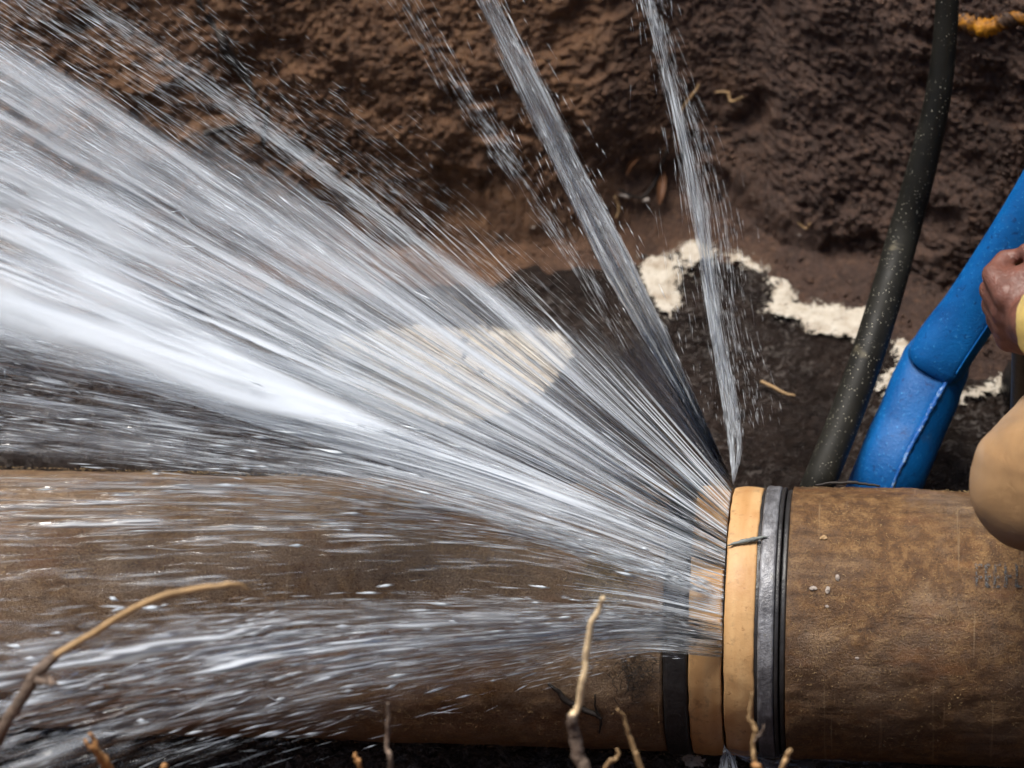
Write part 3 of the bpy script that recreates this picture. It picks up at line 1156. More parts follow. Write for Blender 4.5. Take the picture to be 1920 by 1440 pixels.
chip(1525, 1104, 8, 'pale angular stone chip on the right pipe, leftmost of three', MT['stone'])
chip(1552, 1107, 9, 'grey-white stone chip on the right pipe, middle of three', MT['stone'])
chip(1570, 1084, 8, 'grey stone chip on the right pipe, highest of three', MT['stone'])
chip(1551, 1137, 5, 'small tan stone chip on the right pipe below the trio', MT['stone'])
chip(1607, 1234, 5, 'small dark grey stone chip low on the right pipe', MT['stone'])
chip(1850, 962, 10, 'ochre grit lump on the right pipe beside the knee', MT['root'])
chip(1545, 1010, 9, 'flat tan grit lump near the top of the right pipe', MT['root'])
chip(1500, 448, 4, 'tiny white stone in the wall above the curved foam', MT['stone'], 'wall')
chip(995, 424, 5, 'small cream stone in the clay between jet and fan', MT['stone'], 'wall')

# tuft of matted roots on the left pipe
def clump(px, py, n, spread, label, mat=None):
    rs = np.random.default_rng(px)
    V, Fq = [], []
    base = 0
    for i in range(n):
        a, b_ = rs.normal(0, spread, 2)
        p0 = on_pipe(px + a, py + b_)
        nn = np.array(out_normal(p0))
        p = np.array(p0) + nn * 0.001
        d = rs.normal(0, 1, 3)
        d /= np.linalg.norm(d)
        m = 6
        r0 = rs.uniform(0.00015, 0.0004)
        for j in range(m):
            d = d + rs.normal(0, 0.6, 3) - nn * 0.2
            d /= np.linalg.norm(d)
            s = np.cross(d, nn)
            s /= np.linalg.norm(s) + 1e-9
            V += [p + s * r0, p + nn * r0 * 1.5, p - s * r0]
            p = p + d * rs.uniform(0.0012, 0.0035)
            rad = math.hypot(p[1], p[2])
            if rad < RP + 0.0005:
                p[1:] *= (RP + 0.001) / rad
        for j in range(m - 1):
            o = base + j * 3
            Fq += [(o, o + 3, o + 4, o + 1), (o + 1, o + 4, o + 5, o + 2)]
        base += 3 * m
    o = link('root_mat', np_mesh('root_mat', np.array(V), np.array(Fq)), mat or MT['fibre'])
    tag(o, label, 'roots', kind='stuff')


clump(1135, 1090, 900, 24, 'matted tuft of fine brown roots on the left pipe near the collar')
clump(1190, 1260, 200, 26, 'thin web of dark rootlets on the pipe beside the black ring', MT['dark_root'])

# torn grey strip across the right collar half
sp_ = [on_pipe(a, b_, RP + 0.001) for a, b_ in ((1364, 1024), (1385, 1019), (1405, 1015), (1425, 1010), (1440, 1008))]
me = tube_mesh('torn_strip', [p + out_normal(p) * 0.0015 for p in sp_], [0.0006, 0.0024, 0.003, 0.0018, 0.0005], 8, 30, jitter=0.5)
tag(link('torn_strip', me, MT['grey']), 'torn grey strip lying across the ochre collar', 'strip')

# buried yellow conduit
yc = [surf(a, b_) + Vector(FW) * 0.007 for a, b_ in ((1790, 32), (1815, 40), (1850, 46), (1885, 42), (1925, 34), (1990, 25))]
taper_tube('buried_conduit', yc, [0.009, 0.0125, 0.011, 0.010, 0.009, 0.009], MT['yellow'], 'mud-smeared orange-yellow conduit in the wall, top right corner', 'conduit', 14, 50, 0.5)


# faint worn stencil marks on the right pipe
def stencil():
    rects = []
    for (x0, x1, rows) in ((1828, 1841, (0, 22)), (1847, 1857, (0, 20, 39)), (1863, 1876, (0, 21, 39)), (1883, 1897, (20,)), (1903, 1918, (0, 39))):
        rects.append((x0, 1059, x0 + 5, 1103))
        for r in rows:
            rects.append((x0 + 6, 1059 + r, x1, 1064 + r))
    e = empty('stencil_print', tuple(on_pipe(1870, 1080)))
    tag(e, 'faint worn black stencil print on the right pipe by the knee', 'print')
    inv = Matrix.Translation(-e.location)
    rs = random.Random(4)
    for (x0, y0, x1, y1) in rects:
        V = []
        for j in range(4):
            for i in range(4):
                a = x0 + (x1 - x0) * i / 3 + rs.uniform(-1.5, 1.5)
                b_ = y0 + (y1 - y0) * j / 3 + rs.uniform(-1.2, 1.2)
                p = on_pipe(a, b_, RP + 0.001)
                V.append(p + out_normal(p) * 0.0022)
        o = link('ink_stroke', np_mesh('ink_stroke', np.array(V), grid_faces(4, 4)), MT['ink'], e)
        o.matrix_parent_inverse = inv


def mat_ink():
    b = NB('worn_ink')
    v = b.mapping()
    n = b.noise(v, 260, 5, 0.7)
    a = b.ramp(n, [(0.40, 0.0), (0.56, 0.85)])
    p = b.pbsdf((0.015, 0.018, 0.024), 0.5, 0.4, final=False)
    tr = b.n('ShaderNodeBsdfTransparent')
    m = b.n('ShaderNodeMixShader')
    b.l(a, m.inputs[0])
    b.l(tr.outputs[0], m.inputs[1])
    b.l(p.outputs[0], m.inputs[2])
    b.l(m.outputs[0], b.out.inputs[0])
    return b.m


MT['ink'] = mat_ink()
stencil()


# crumbs of soil on the wall
def crumbs(n=24000):
    bm = bmesh.new()
    bmesh.ops.create_icosphere(bm, subdivisions=1, radius=1)
    base = np.array([v.co[:] for v in bm.verts])
    fc = np.array([[v.index for v in f.verts] for f in bm.faces])
    bm.free()
    rs = np.random.default_rng(12)
    rows = np.where((GU > 0.03) & (GU < 0.36))[0]
    cols = np.where((GX > -0.95) & (GX < 0.5))[0]
    ri = rs.choice(rows, n)
    ci = rs.choice(cols, n)
    keep = fbm(GX[ci] * 9, GU[ri] * 18, 5.0, 3) > -0.25
    ri, ci = ri[keep], ci[keep]
    n = len(ri)
    pos = GV[ri, ci]
    size = 0.0009 + 0.0036 * rs.random(n) ** 4.5
    V = base[None] * (1 + 0.35 * rs.normal(0, 1, (n, len(base), 1)).clip(-1.4, 1.4)) * size[:, None, None]
    V = V * rs.uniform(0.7, 1.2, (n, 1, 3)) + pos[:, None, :]
    Fq = (fc[None] + (np.arange(n) * len(base))[:, None, None]).reshape(-1, 3)
    o = link('soil_crumbs', np_mesh('soil_crumbs', V.reshape(-1, 3), Fq, False), MT['soil'])
    tag(o, 'loose brown crumbs of soil on the trench wall', 'soil', kind='stuff')


crumbs()


# ------------------------------------------------------------------ the worker crouching at the right
def capsule_cloud(name, caps, voxel, smooth_it, mat, parent=None, wrinkle=0.0, wr_scale=20.0):
    """one continuous skin grown over tapered limbs: caps = (p0, r0, p1, r1)"""
    bm = bmesh.new()
    for p0, r0, p1, r1 in caps:
        p0, p1 = Vector(p0), Vector(p1)
        d = p1 - p0
        L = max(d.length, 1e-5)
        rot = d.to_track_quat('Z', 'Y').to_matrix().to_4x4()
        res = bmesh.ops.create_uvsphere(bm, u_segments=20, v_segments=14, radius=1.0)
        for v in res['verts']:
            if v.co.z >= 0:
                v.co = Vector((v.co.x * r1, v.co.y * r1, v.co.z * r1 + L))
            else:
                v.co = Vector((v.co.x * r0, v.co.y * r0, v.co.z * r0))
        bmesh.ops.transform(bm, matrix=Matrix.Translation(p0) @ rot, verts=res['verts'])
    me = bpy.data.meshes.new(name + '_raw')
    bm.to_mesh(me)
    bm.free()
    tmp = bpy.data.objects.new('tmp', me)
    COL.objects.link(tmp)
    rm = tmp.modifiers.new('r', 'REMESH')
    rm.mode = 'VOXEL'
    rm.voxel_size = voxel
    sm = tmp.modifiers.new('s', 'SMOOTH')
    sm.factor = 0.5
    sm.iterations = smooth_it
    dg = bpy.context.evaluated_depsgraph_get()
    out = bpy.data.meshes.new_from_object(tmp.evaluated_get(dg))
    bpy.data.objects.remove(tmp)
    out.name = name
    n = len(out.vertices)
    co = np.empty(n * 3, np.float32)
    out.vertices.foreach_get('co', co)
    co = co.reshape(-1, 3)
    if wrinkle:
        no = np.empty(n * 3, np.float32)
        out.vertices.foreach_get('normal', no)
        no = no.reshape(-1, 3)
        drag = co @ np.array([0.35, 0.55, 0.75])
        k = 0.55 * wrinkle * smooth(0.05, 0.6, fbm(drag * 34, co @ np.array([0.8, -0.5, 0.1]) * 7, 2.0, 2))
        k = k + wrinkle * (1 - np.abs(fbm(co[:, 0] * wr_scale, co[:, 1] * wr_scale, co[:, 2] * wr_scale * 0.6, 3)))
        co = co + no * k[:, None]
        out.vertices.foreach_set('co', co.ravel())
    out.polygons.foreach_set('use_smooth', np.full(len(out.polygons), True))
    out.update()
    return link(name, out, mat, parent)


def mat_skin():
    b = NB('brown_skin')
    v = b.mapping()
    n = b.noise(v, 40, 5, 0.6)
    c = b.ramp(n, [(0.3, (0.10, 0.038, 0.026)), (0.7, (0.19, 0.078, 0.055))])
    wr = b.noise(b.mapping((1, 1, 3.0)), 140, 4, 0.6, 0.6)
    nrm = b.bump(wr, 0.55, 0.003)
    b.pbsdf(c, b.ramp(n, [(0.4, 0.5), (0.7, 0.33)]), 0.5, nrm)
    return b.m


def mat_cloth(name, lo, hi, rows):
    b = NB(name)
    v = b.mapping()
    n = b.noise(v, 14, 5, 0.6)
    c = b.ramp(n, [(0.3, lo), (0.7, hi)])
    wv = b.n('ShaderNodeTexWave', wave_type='BANDS', bands_direction='Z')
    wv.inputs['Scale'].default_value = rows
    wv.inputs['Distortion'].default_value = 1.2
    wv.inputs['Detail'].default_value = 2
    b.l(v, wv.inputs['Vector'])
    c = b.mix(b.math('MULTIPLY', wv.outputs['Fac'], 0.16), c, tuple(x * 0.5 for x in lo))
    st = b.ramp(b.noise(v, 9, 5, 0.65, 0.8), [(0.50, 0.0), (0.72, 0.55)])
    c = b.mix(st, c, tuple(x * 0.42 for x in lo))
    fold = b.noise(b.mapping((1.0, 1.0, 2.6), rot=(0.5, 0.3, 0.2)), 17, 4, 0.55, 0.8)
    nrm = b.bump(fold, 0.22, 0.010, b.bump(wv.outputs['Fac'], 0.5, 0.0015))
    p = b.pbsdf(c, 0.85, 0.2, nrm)
    p.inputs['Sheen Weight'].default_value = 0.15
    return b.m


MT['skin'] = mat_skin()
MT['trouser'] = mat_cloth('tan_cloth', (0.27, 0.15, 0.066), (0.38, 0.225, 0.102), 330)
MT['shirt'] = mat_cloth('yellow_cloth', (0.60, 0.42, 0.10), (0.74, 0.55, 0.17), 260)
MT['boot'] = mat_simple('black_boot', (0.014, 0.013, 0.013), 0.22, 0.3, 40, 0.3, 0.003)
MT['hair'] = mat_simple('black_hair', (0.010, 0.008, 0.007), 0.55, 0.4, 120, 0.6, 0.003, stretch=(1, 1, 0.2))
MT['handle'] = mat_simple('dark_handle', (0.035, 0.036, 0.032), 0.45, 0.4, 50, 0.4, 0.002)
MT['eye'] = mat_simple('eye_white', (0.6, 0.58, 0.54), 0.25, 0.1, 20, 0.0)

V3 = Vector
knee = P(1952, 908, 0.36)
knee2 = knee + V3((0.42, -0.02, 0.03))
toe = on_z(1896, 738, ZW) + V3((0.0, 0.0, 0.02))
ankle = toe + V3((0.17, 0.02, 0.07))
ankle2 = ankle + V3((0.34, -0.02, 0))
hip = V3((knee.x + 0.30, 0.26, 0.20))
hip_l, hip_r = hip + V3((-0.05, -0.02, 0)), hip + V3((0.16, 0.0, 0))
pelvis = (hip_l + hip_r) / 2 + V3((0, 0.02, 0.05))
chest = pelvis + V3((0.02, -0.10, 0.36))
neck = chest + V3((-0.03, -0.05, 0.20))
head = neck + V3((-0.05, -0.06, 0.15))
sh_l = chest + V3((-0.18, -0.02, 0.10))
sh_r = chest + V3((0.20, -0.02, 0.10))
pole_mid = P(1924, 556, 0.22)
ax = (P(1932, 470, 0.26) - P(1922, 790, 0.06)).normalized()
vv = (Vector(-FW) - ax * Vector(-FW).dot(ax)).normalized()
cc = vv.cross(ax).normalized()
if cc.dot(Vector(RT)) > 0:
    cc = -cc
wrist = P(1944, 602, 0.295)
elbow = wrist + (RT * 0.72 - UP * 0.12 + Vector(-FW) * 0.62).normalized() * 0.25
print('upper arm', (elbow - sh_l).length, 'shin', (knee - ankle).length, 'thigh', (knee - hip_l).length)
elbow2 = sh_r + V3((0.10, -0.12, -0.24))
wrist2 = knee2 + V3((0.0, -0.05, 0.10))

caps = [
    (pelvis, 0.13, chest, 0.145), (chest, 0.13, neck, 0.06), (neck, 0.055, head, 0.06), (head, 0.088, head + V3((-0.012, -0.02, 0.05)), 0.086),
    (head + V3((-0.02, -0.045, -0.055)), 0.055, head + V3((-0.015, -0.03, -0.02)), 0.07),
    (head + V3((-0.045, -0.095, 0.005)), 0.011, head + V3((-0.055, -0.105, -0.025)), 0.016),
    (head + V3((0.075, -0.005, -0.02)), 0.016, head + V3((0.08, 0.0, 0.02)), 0.018), (head + V3((-0.095, 0.02, -0.02)), 0.016, head + V3((-0.098, 0.02, 0.02)), 0.018),
    (head + V3((-0.06, -0.085, -0.062)), 0.010, head + V3((-0.03, -0.09, -0.062)), 0.010),
    (chest + V3((0, 0, 0.09)), 0.08, sh_l, 0.062), (chest + V3((0, 0, 0.09)), 0.08, sh_r, 0.062),
    (sh_l, 0.052, elbow, 0.042), (elbow, 0.043, wrist, 0.027),
    (sh_r, 0.052, elbow2, 0.042), (elbow2, 0.043, wrist2, 0.027), (wrist2, 0.03, wrist2 + V3((-0.02, -0.05, -0.02)), 0.028),
    (hip_l, 0.088, knee, 0.058), (knee, 0.058, ankle, 0.04), (hip_r, 0.088, knee2, 0.058), (knee2, 0.058, ankle2, 0.04),
    (ankle, 0.04, toe + V3((0.07, 0, 0)), 0.03), (ankle2, 0.04, toe + V3((0.41, -0.03, 0)), 0.03),
]
pm = pole_mid
caps += [(wrist, 0.029, pm + vv * 0.034, 0.032), (pm + ax * 0.024 + vv * 0.032 + cc * 0.008, 0.024, pm - ax * 0.022 + vv * 0.032 + cc * 0.006, 0.024)]
for i, off in enumerate((0.034, 0.012, -0.010, -0.031)):
    f = (1.0, 1.06, 1.0, 0.86)[i]
    base = pm + ax * off * 0.75 + vv * 0.032 - cc * 0.012
    kn = pm + ax * off + vv * 0.026 + cc * 0.026 * f
    pip = pm + ax * (off * 1.03) - vv * 0.006 + cc * 0.036 * f
    dip = pm + ax * (off * 1.02) - vv * 0.027 + cc * 0.018 * f
    tip = pm + ax * (off * 1.0) - vv * 0.027 - cc * 0.006
    caps += [(base, 0.019, kn, 0.0165), (kn, 0.0155, pip, 0.0118), (pip, 0.0108, dip, 0.0096), (dip, 0.0096, tip, 0.0082)]
tb = pm + ax * 0.022 + vv * 0.022 - cc * 0.036
tm = pm + ax * 0.050 + vv * 0.004 - cc * 0.026
tt = pm + ax * 0.046 - vv * 0.022 - cc * 0.004
caps += [(pm + ax * 0.034 + vv * 0.016 - cc * 0.006, 0.026, pm + ax * 0.028 + vv * 0.01 + cc * 0.014, 0.022)]
caps += [(wrist, 0.02, tb, 0.017), (tb, 0.016, tm, 0.0125), (tm, 0.0125, tt, 0.0095)]
for i, a in enumerate((-0.028, -0.01, 0.008, 0.026)):
    b0 = wrist2 + V3((-0.02 + a, -0.06, -0.02))
    caps += [(b0, 0.012, b0 + V3((a * 0.3, -0.04, -0.012)), 0.010), (b0 + V3((a * 0.3, -0.04, -0.012)), 0.010, b0 + V3((a * 0.4, -0.06, -0.045)), 0.008)]
caps += [(wrist2 + V3((-0.03, -0.01, 0)), 0.014, wrist2 + V3((-0.065, -0.04, -0.02)), 0.011), (wrist2 + V3((-0.065, -0.04, -0.02)), 0.011, wrist2 + V3((-0.07, -0.065, -0.03)), 0.009)]

person = empty('person', tuple(ankle))
tag(person, 'crouching person at the right edge in tan trousers and yellow sleeves, gripping a dark handle', 'person')
body = capsule_cloud('body', caps, 0.0042, 5, MT['skin'], person)
capsule_cloud('trousers', [
    (pelvis + V3((0, 0, -0.01)), 0.150, hip_l, 0.118), (pelvis, 0.145, hip_r, 0.118),
    (hip_l, 0.112, knee + V3((0.02, 0, 0)), 0.074), (knee, 0.069, knee + (ankle - knee) * 0.30, 0.068), (knee + (ankle - knee) * 0.30, 0.068, knee + (ankle - knee) * 0.80, 0.058),
    (hip_r, 0.112, knee2, 0.074), (knee2, 0.072, knee2 + (ankle2 - knee2) * 0.8, 0.058),
], 0.006, 8, MT['trouser'], person, 0.005, 11)
capsule_cloud('shirt', [
    (pelvis + V3((0, 0, 0.06)), 0.150, chest, 0.165), (chest, 0.158, chest + V3((0, 0, 0.11)), 0.10),
    (chest + V3((0, 0, 0.09)), 0.10, sh_l, 0.080), (chest + V3((0, 0, 0.09)), 0.10, sh_r, 0.080),
    (sh_l, 0.074, elbow, 0.060), (elbow, 0.060, wrist + (elbow - wrist).normalized() * 0.020, 0.036),
    (sh_r, 0.074, elbow2, 0.060), (elbow2, 0.060, wrist2 + (elbow2 - wrist2).normalized() * 0.04, 0.045),
], 0.006, 7, MT['shirt'], person, 0.006, 16)
for an, tp in ((ankle, toe), (ankle2, toe + V3((0.34, -0.03, 0)))):
    capsule_cloud('boot', [(an + V3((0.03, 0, 0.16)), 0.062, an + V3((0.02, 0, 0.0)), 0.055), (an + V3((0.02, 0, -0.02)), 0.055, tp + V3((0.045, 0, 0)), 0.045), (tp + V3((0.08, 0, -0.01)), 0.05, tp + V3((0.028, 0, 0.0)), 0.042)], 0.006, 5, MT['boot'], person)
capsule_cloud('hair', [(head + V3((0.012, 0.03, 0.03)), 0.090, head + V3((0.0, 0.0, 0.075)), 0.084)], 0.006, 3, MT['hair'], person, 0.004, 60)
for dx in (-0.062, -0.018):
    capsule_cloud('eye', [(head + V3((dx, -0.083, 0.018)), 0.012, head + V3((dx + 0.004, -0.083, 0.018)), 0.012)], 0.004, 1, MT['eye'], person)
hp = [pm - ax * 0.46, pm - ax * 0.3, pm - ax * 0.15, pm - ax * 0.05, pm + ax * 0.015]
tag(link('tool_handle', tube_mesh('tool_handle', hp, [0.0135] * 5, 18, 40), MT['handle']), 'dark round tool handle gripped in the fist at the right edge', 'tool handle')


# ------------------------------------------------------------------ the spray
# Each jet leaves the seam of the collar along curved paths.  A path is given by the seam angle it leaves from
# (q: -1 lowest .. 1 highest in the picture) and two further points; w is how far it flies towards the viewer.
def ring_pt(q):
    return np.array([XJ, 0, 0]) + (RP + 0.001) * (q * VP + math.sqrt(max(1 - q * q, 0)) * WP)


class Fan:
    """ruled fan of paths between an upper and a lower bounding curve; lists of (px, py, w) after the seam start"""

    def __init__(self, q0, upper, q1, lower, n=40):
        self.A = catmull([ring_pt(q0)] + [np.array(P(*u)) for u in upper], n)
        self.B = catmull([ring_pt(q1)] + [np.array(P(*u)) for u in lower], n)
        self.q0, self.q1, self.n = q0, q1, n

    def at(self, t, s):
        """t across (0 upper, 1 lower), s along 0..1; vectorised"""
        t, s = np.asarray(t, float), np.asarray(s, float)
        i = s * (self.n - 1)
        k = np.clip(i.astype(int), 0, self.n - 2)      # beyond s = 1 the last stretch goes straight on
        f = (i - k)[..., None]
        a = self.A[k] * (1 - f) + self.A[k + 1] * f
        b_ = self.B[k] * (1 - f) + self.B[k + 1] * f
        p = a * (1 - t[..., None]) + b_ * t[..., None]
        # keep the root of the fan on the round seam
        q = self.q0 + (self.q1 - self.q0) * t
        rp = np.array([XJ, 0, 0]) + (RP + 0.001) * (q[..., None] * VP + np.sqrt(np.clip(1 - q * q, 0, 1))[..., None] * WP)
        lin = (ring_pt(self.q0) * (1 - t[..., None]) + ring_pt(self.q1) * t[..., None])
        return p + (rp - lin) * np.clip(1 - s * 1.5, 0, 1)[..., None] ** 2


def spindles(name, P0, P1, r, alpha, mat, parent=None, sides=4):
    """slim drawn-out drops from P0 to P1"""
    r = r * (0.35 + 0.65 * alpha)
    n = len(P0)
    D = P1 - P0
    L = np.linalg.norm(D, axis=1)[:, None] + 1e-9
    T = D / L
    ref = np.array(FW)
    A = np.cross(T, ref)
    A /= np.linalg.norm(A, axis=1)[:, None] + 1e-9
    B = np.cross(T, A)
    rs = np.random.default_rng(n)
    f = rs.uniform(0.35, 0.7, (n, 1))
    mid = P0 + D * f
    vs = [P0]
    for k in range(sides):
        a = 2 * math.pi * k / sides
        vs.append(mid + A * (math.cos(a) * r[:, None]) + B * (math.sin(a) * r[:, None]))
    vs.append(P1)
    m = sides + 2
    V = np.stack(vs, 1).reshape(-1, 3)
    tri = []
    for k in range(sides):
        k2 = (k + 1) % sides
        tri += [(0, 1 + k, 1 + k2), (m - 1, 1 + k2, 1 + k)]
    Fq = (np.array(tri)[None] + (np.arange(n) * m)[:, None, None]).reshape(-1, 3)
    me = np_mesh(name, V, Fq)
    o = link(name, me, mat, parent)
    o['kind'] = 'stuff'
    return o


def drops(fan, n, tdist, sdist, length, rad, alpha, jit=0.006, seed=0, gap=-0.05):
    rs = np.random.default_rng(seed)
    t = tdist(rs, n)
    s = sdist(rs, n)
    s = s + np.maximum(s - 0.72, 0) * 1.3 * rs.random(n)
    ln = length(rs, n, s)
    s1 = s + ln
    p0, p1 = fan.at(t, s), fan.at(t, s1)
    j = rs.normal(0, 1, (n, 3)) * (jit * (0.03 + s))[:, None]
    p0, p1 = p0 + j, p1 + j * (1 + 0.15 * rs.normal(0, 1, (n, 1)))
    r = rad(rs, n, s)
    a = alpha(rs, n, s, t)
    # water breaks up in gusts: thin out whole patches
    g = fbm(t * 7 + seed, s * 9 + seed, seed * 0.7, 3)
    k = g + rs.normal(0, 0.25, n) > gap
    return p0[k], p1[k], r[k], a[k]


def sheet(name, fan, parent, us, vs, lo, hi, amax, afun=None, nt=None, ns=110, s0=0.0, s1=1.0, amp=0.004, seed=0.0, off=0.0, mat=None, fine=0.35, warp=0.0, cover=None):
    """film or veil spread over a fan; air is drawn out along the flow in streaks (us across, vs along)"""
    nt = nt or int(min(560, max(60, us * 5)))
    tail = s1 >= 1.0
    if tail:
        s1 = 1.3
    t = np.linspace(0, 1, nt)
    s = np.linspace(s0, s1, ns)
    T, S = np.meshgrid(t, s)
    T2 = T + warp * fbm(T * us * 0.3 + seed, S * vs * 0.7, seed + 3, 2)
    st = 0.55 * fbm(T2 * us + seed * 7.1, S * vs + seed, seed, 3, 0.55) + fine * vnoise(T2 * us * 2.6 + seed, S * vs * 1.8, seed + 9)
    st += 0.30 * fbm(T2 * us * 0.22 + seed, S * vs * 0.6 + 3 * seed, seed + 5, 2)
    st = 0.5 + 0.5 * st
    env = afun(T, S) if afun else np.ones_like(T)
    if tail:                                            # thins out into the air far from the seam
        env = env * (1 - smooth(1.0, 1.28, S + 0.12 * fbm(T * 12, S * 2, seed + 2, 2)))
    al = np.clip(smooth(lo, hi, st) * env * amax, 0, 0.97)
    p = fan.at(T, S)
    w = amp * (0.12 + S) * (st - 0.5) * 2 + off * S
    p = p - np.array(FW) * w[..., None]
    me = np_mesh(name, p.reshape(-1, 3), grid_faces(ns, nt))
    cv = np.clip(env if cover is None else cover(T, S), 0, 1)
    for nm, val in (('alpha', al), ('cover', cv)):
        at = me.attributes.new(nm, 'FLOAT', 'POINT')
        at.data.foreach_set('value', val.ravel().astype(np.float32))
    return link(name, me, mat or M_veil, parent)


def filaments(name, fan, n, mat, parent, seed=0, smax=(0.3, 0.75), rpx=(0.5, 2.2), sides=6, m=16, tdist=None, lim=None):
    """continuous strings of clear water leaving the seam"""
    rs = np.random.default_rng(seed)
    V, Fq = [], []
    ang = np.linspace(0, 2 * math.pi, sides, endpoint=False)
    gf = grid_faces(m, sides, wrap=True)
    for i in range(n):
        t = float(tdist(rs, 1)[0]) if tdist else rs.random()
        s1 = rs.uniform(*smax)
        if lim is not None:
            s1 = min(s1, float(lim(t)) * rs.uniform(0.6, 1.0))
        s = np.linspace(0, s1, m)
        C = fan.at(np.full(m, t) + 0.004 * np.sin(s * 30 + rs.random() * 6) * rs.normal(), s)
        C = C - np.array(FW) * (rs.normal(0, 0.012) * s)[:, None]
        T = np.gradient(C, axis=0)
        T /= np.linalg.norm(T, axis=1)[:, None]
        A = np.cross(T, np.array(FW))
        A /= np.linalg.norm(A, axis=1)[:, None]
        B = np.cross(T, A)
        r = rs.uniform(*rpx) / 1670 * (0.45 + 0.75 * np.sin(np.linspace(0.25, math.pi * 0.98, m)))
        r = r * (1 + 0.25 * np.sin(s * 60 + rs.random() * 6))
        v = C[:, None] + A[:, None] * (np.cos(ang)[None, :, None] * r[:, None, None] * 1.3) + B[:, None] * (np.sin(ang)[None, :, None] * r[:, None, None] * 0.8)
        V.append(v.reshape(-1, 3))
        Fq.append(gf + i * m * sides)
    o = link(name, np_mesh(name, np.concatenate(V), np.concatenate(Fq)), mat, parent)
    o['kind'] = 'stuff'
    return o


def U(a, b_):
    return lambda rs, n, *k: rs.uniform(a, b_, n)


def beta(a, b_, lo=0.0, hi=1.0):
    return lambda rs, n, *k: lo + (hi - lo) * rs.beta(a, b_, n)


def rpow(lo, hi, p=3.0):
    """radii in picture px at the joint's distance"""
    return lambda rs, n, *k: (lo + (hi - lo) * rs.random(n) ** p) / 1670.0


def alp(lo, hi):
    return lambda rs, n, *k: rs.uniform(lo, hi, n)


def cat_drops(name, parts, parent, mat=None):
    P0, P1, R_, A_ = [np.concatenate(z) for z in zip(*parts)]
    return spindles(name, P0, P1, R_, A_, mat or MT['white'], parent)


M_film = mat_sheet('water_film', gloss=1.2)
M_veil = mat_sheet('spray_veil', gloss=0.8)
SPRAYS = 'sprays and jets bursting from the coupling'

# ---- main fan
MF = Fan(0.99, [(790, 212, 0.01), (200, -495, 0.02)], 0.42, [(608, 834, 0.235), (-140, 610, 0.30)])


def reach(t):
    """how far along its path the water of a ray keeps together: the steep rays break up soonest"""
    return np.interp(t, [0, 0.2, 0.35, 0.45, 0.51, 0.56, 1], [0.20, 0.29, 0.44, 0.62, 0.85, 1.25, 1.3])


def keep(T, S, soft=0.35):
    L = reach(T + 0.05 * fbm(T * 14, S * 3, 4.4, 3))
    return 1 - smooth(1 - soft, 1.08, S / L)


main = empty('spray_fan', tuple(ring_pt(0.8)))
tag(main, 'broad white fan of spray bursting from the collar towards the upper left', 'spray', SPRAYS)


def bright(t, s):
    """air-whitened share: most in the lower third of the fan"""
    low = smooth(0.68, 0.84, t) * (1 - smooth(0.97, 1.0, t))
    return np.clip(low * 1.0 + (0.30 + 0.25 * t) * (1 - low), 0, 1.15)


sheet('water_sheet', MF, main, 70, 0.6, 0.34, 0.95, 0.88,
      lambda T, S: (0.12 * smooth(0.0, 0.03, S) + 0.88 * smooth(0.07, 0.28, S)) * (1 - smooth(0.45, 0.85, S)) * (0.3 + 0.7 * smooth(0.2, 0.6, T)) * keep(T, S), ns=80, s1=0.85, amp=0.005, seed=1.0, mat=M_film)
sheet('water_sheet', MF, main, 24, 0.8, 0.36, 0.95, 0.78,
      lambda T, S: smooth(0.06, 0.3, S) * (1 - smooth(0.5, 0.95, S)) * (0.4 + 0.6 * smooth(0.2, 0.5, T)) * keep(T, S), ns=80, s1=0.95, amp=0.006, seed=5.0, off=0.03, mat=M_film, warp=0.004)
sheet('spray_veil', MF, main, 75, 5.0, 0.36, 0.86, 1.0,
      lambda T, S: smooth(0.2, 0.6, S) * bright(T, S) * keep(T, S) * (1 - smooth(0.95, 1.0, T)), s0=0.2, amp=0.012, seed=9.0, off=0.03, ns=170)
sheet('spray_veil', MF, main, 20, 4.5, 0.28, 0.90, 0.92,
      lambda T, S: smooth(0.15, 0.5, S) * bright(T, S) * keep(T, S, 0.5) * (1 - smooth(0.93, 1.0, T)), s0=0.1, amp=0.016, seed=21.0, off=0.06, warp=0.015)
sheet('spray_veil', MF, main, 9, 8.0, 0.36, 0.95, 0.62,
      lambda T, S: smooth(0.4, 0.75, S) * (0.5 + 0.5 * bright(T, S)) * keep(T, S, 0.4) * (1 - smooth(0.93, 1.0, T)), s0=0.35, amp=0.02, seed=27.0, off=-0.04, warp=0.03, nt=110)
filaments('clear_strand', MF, 60, MT['clear'], main, 3, (0.2, 0.5), (0.5, 1.8), tdist=beta(1.5, 1.2, 0.1, 1.0), lim=reach)
filaments('white_strand', MF, 150, MT['white'], main, 4, (0.15, 0.6), (0.12, 0.5), 5, tdist=beta(1.5, 1.2, 0.0, 1.0), lim=reach)
longer = lambda rs, n, s: rs.uniform(0.025, 0.08, n) * (1 + 2.0 * (s < 0.45))


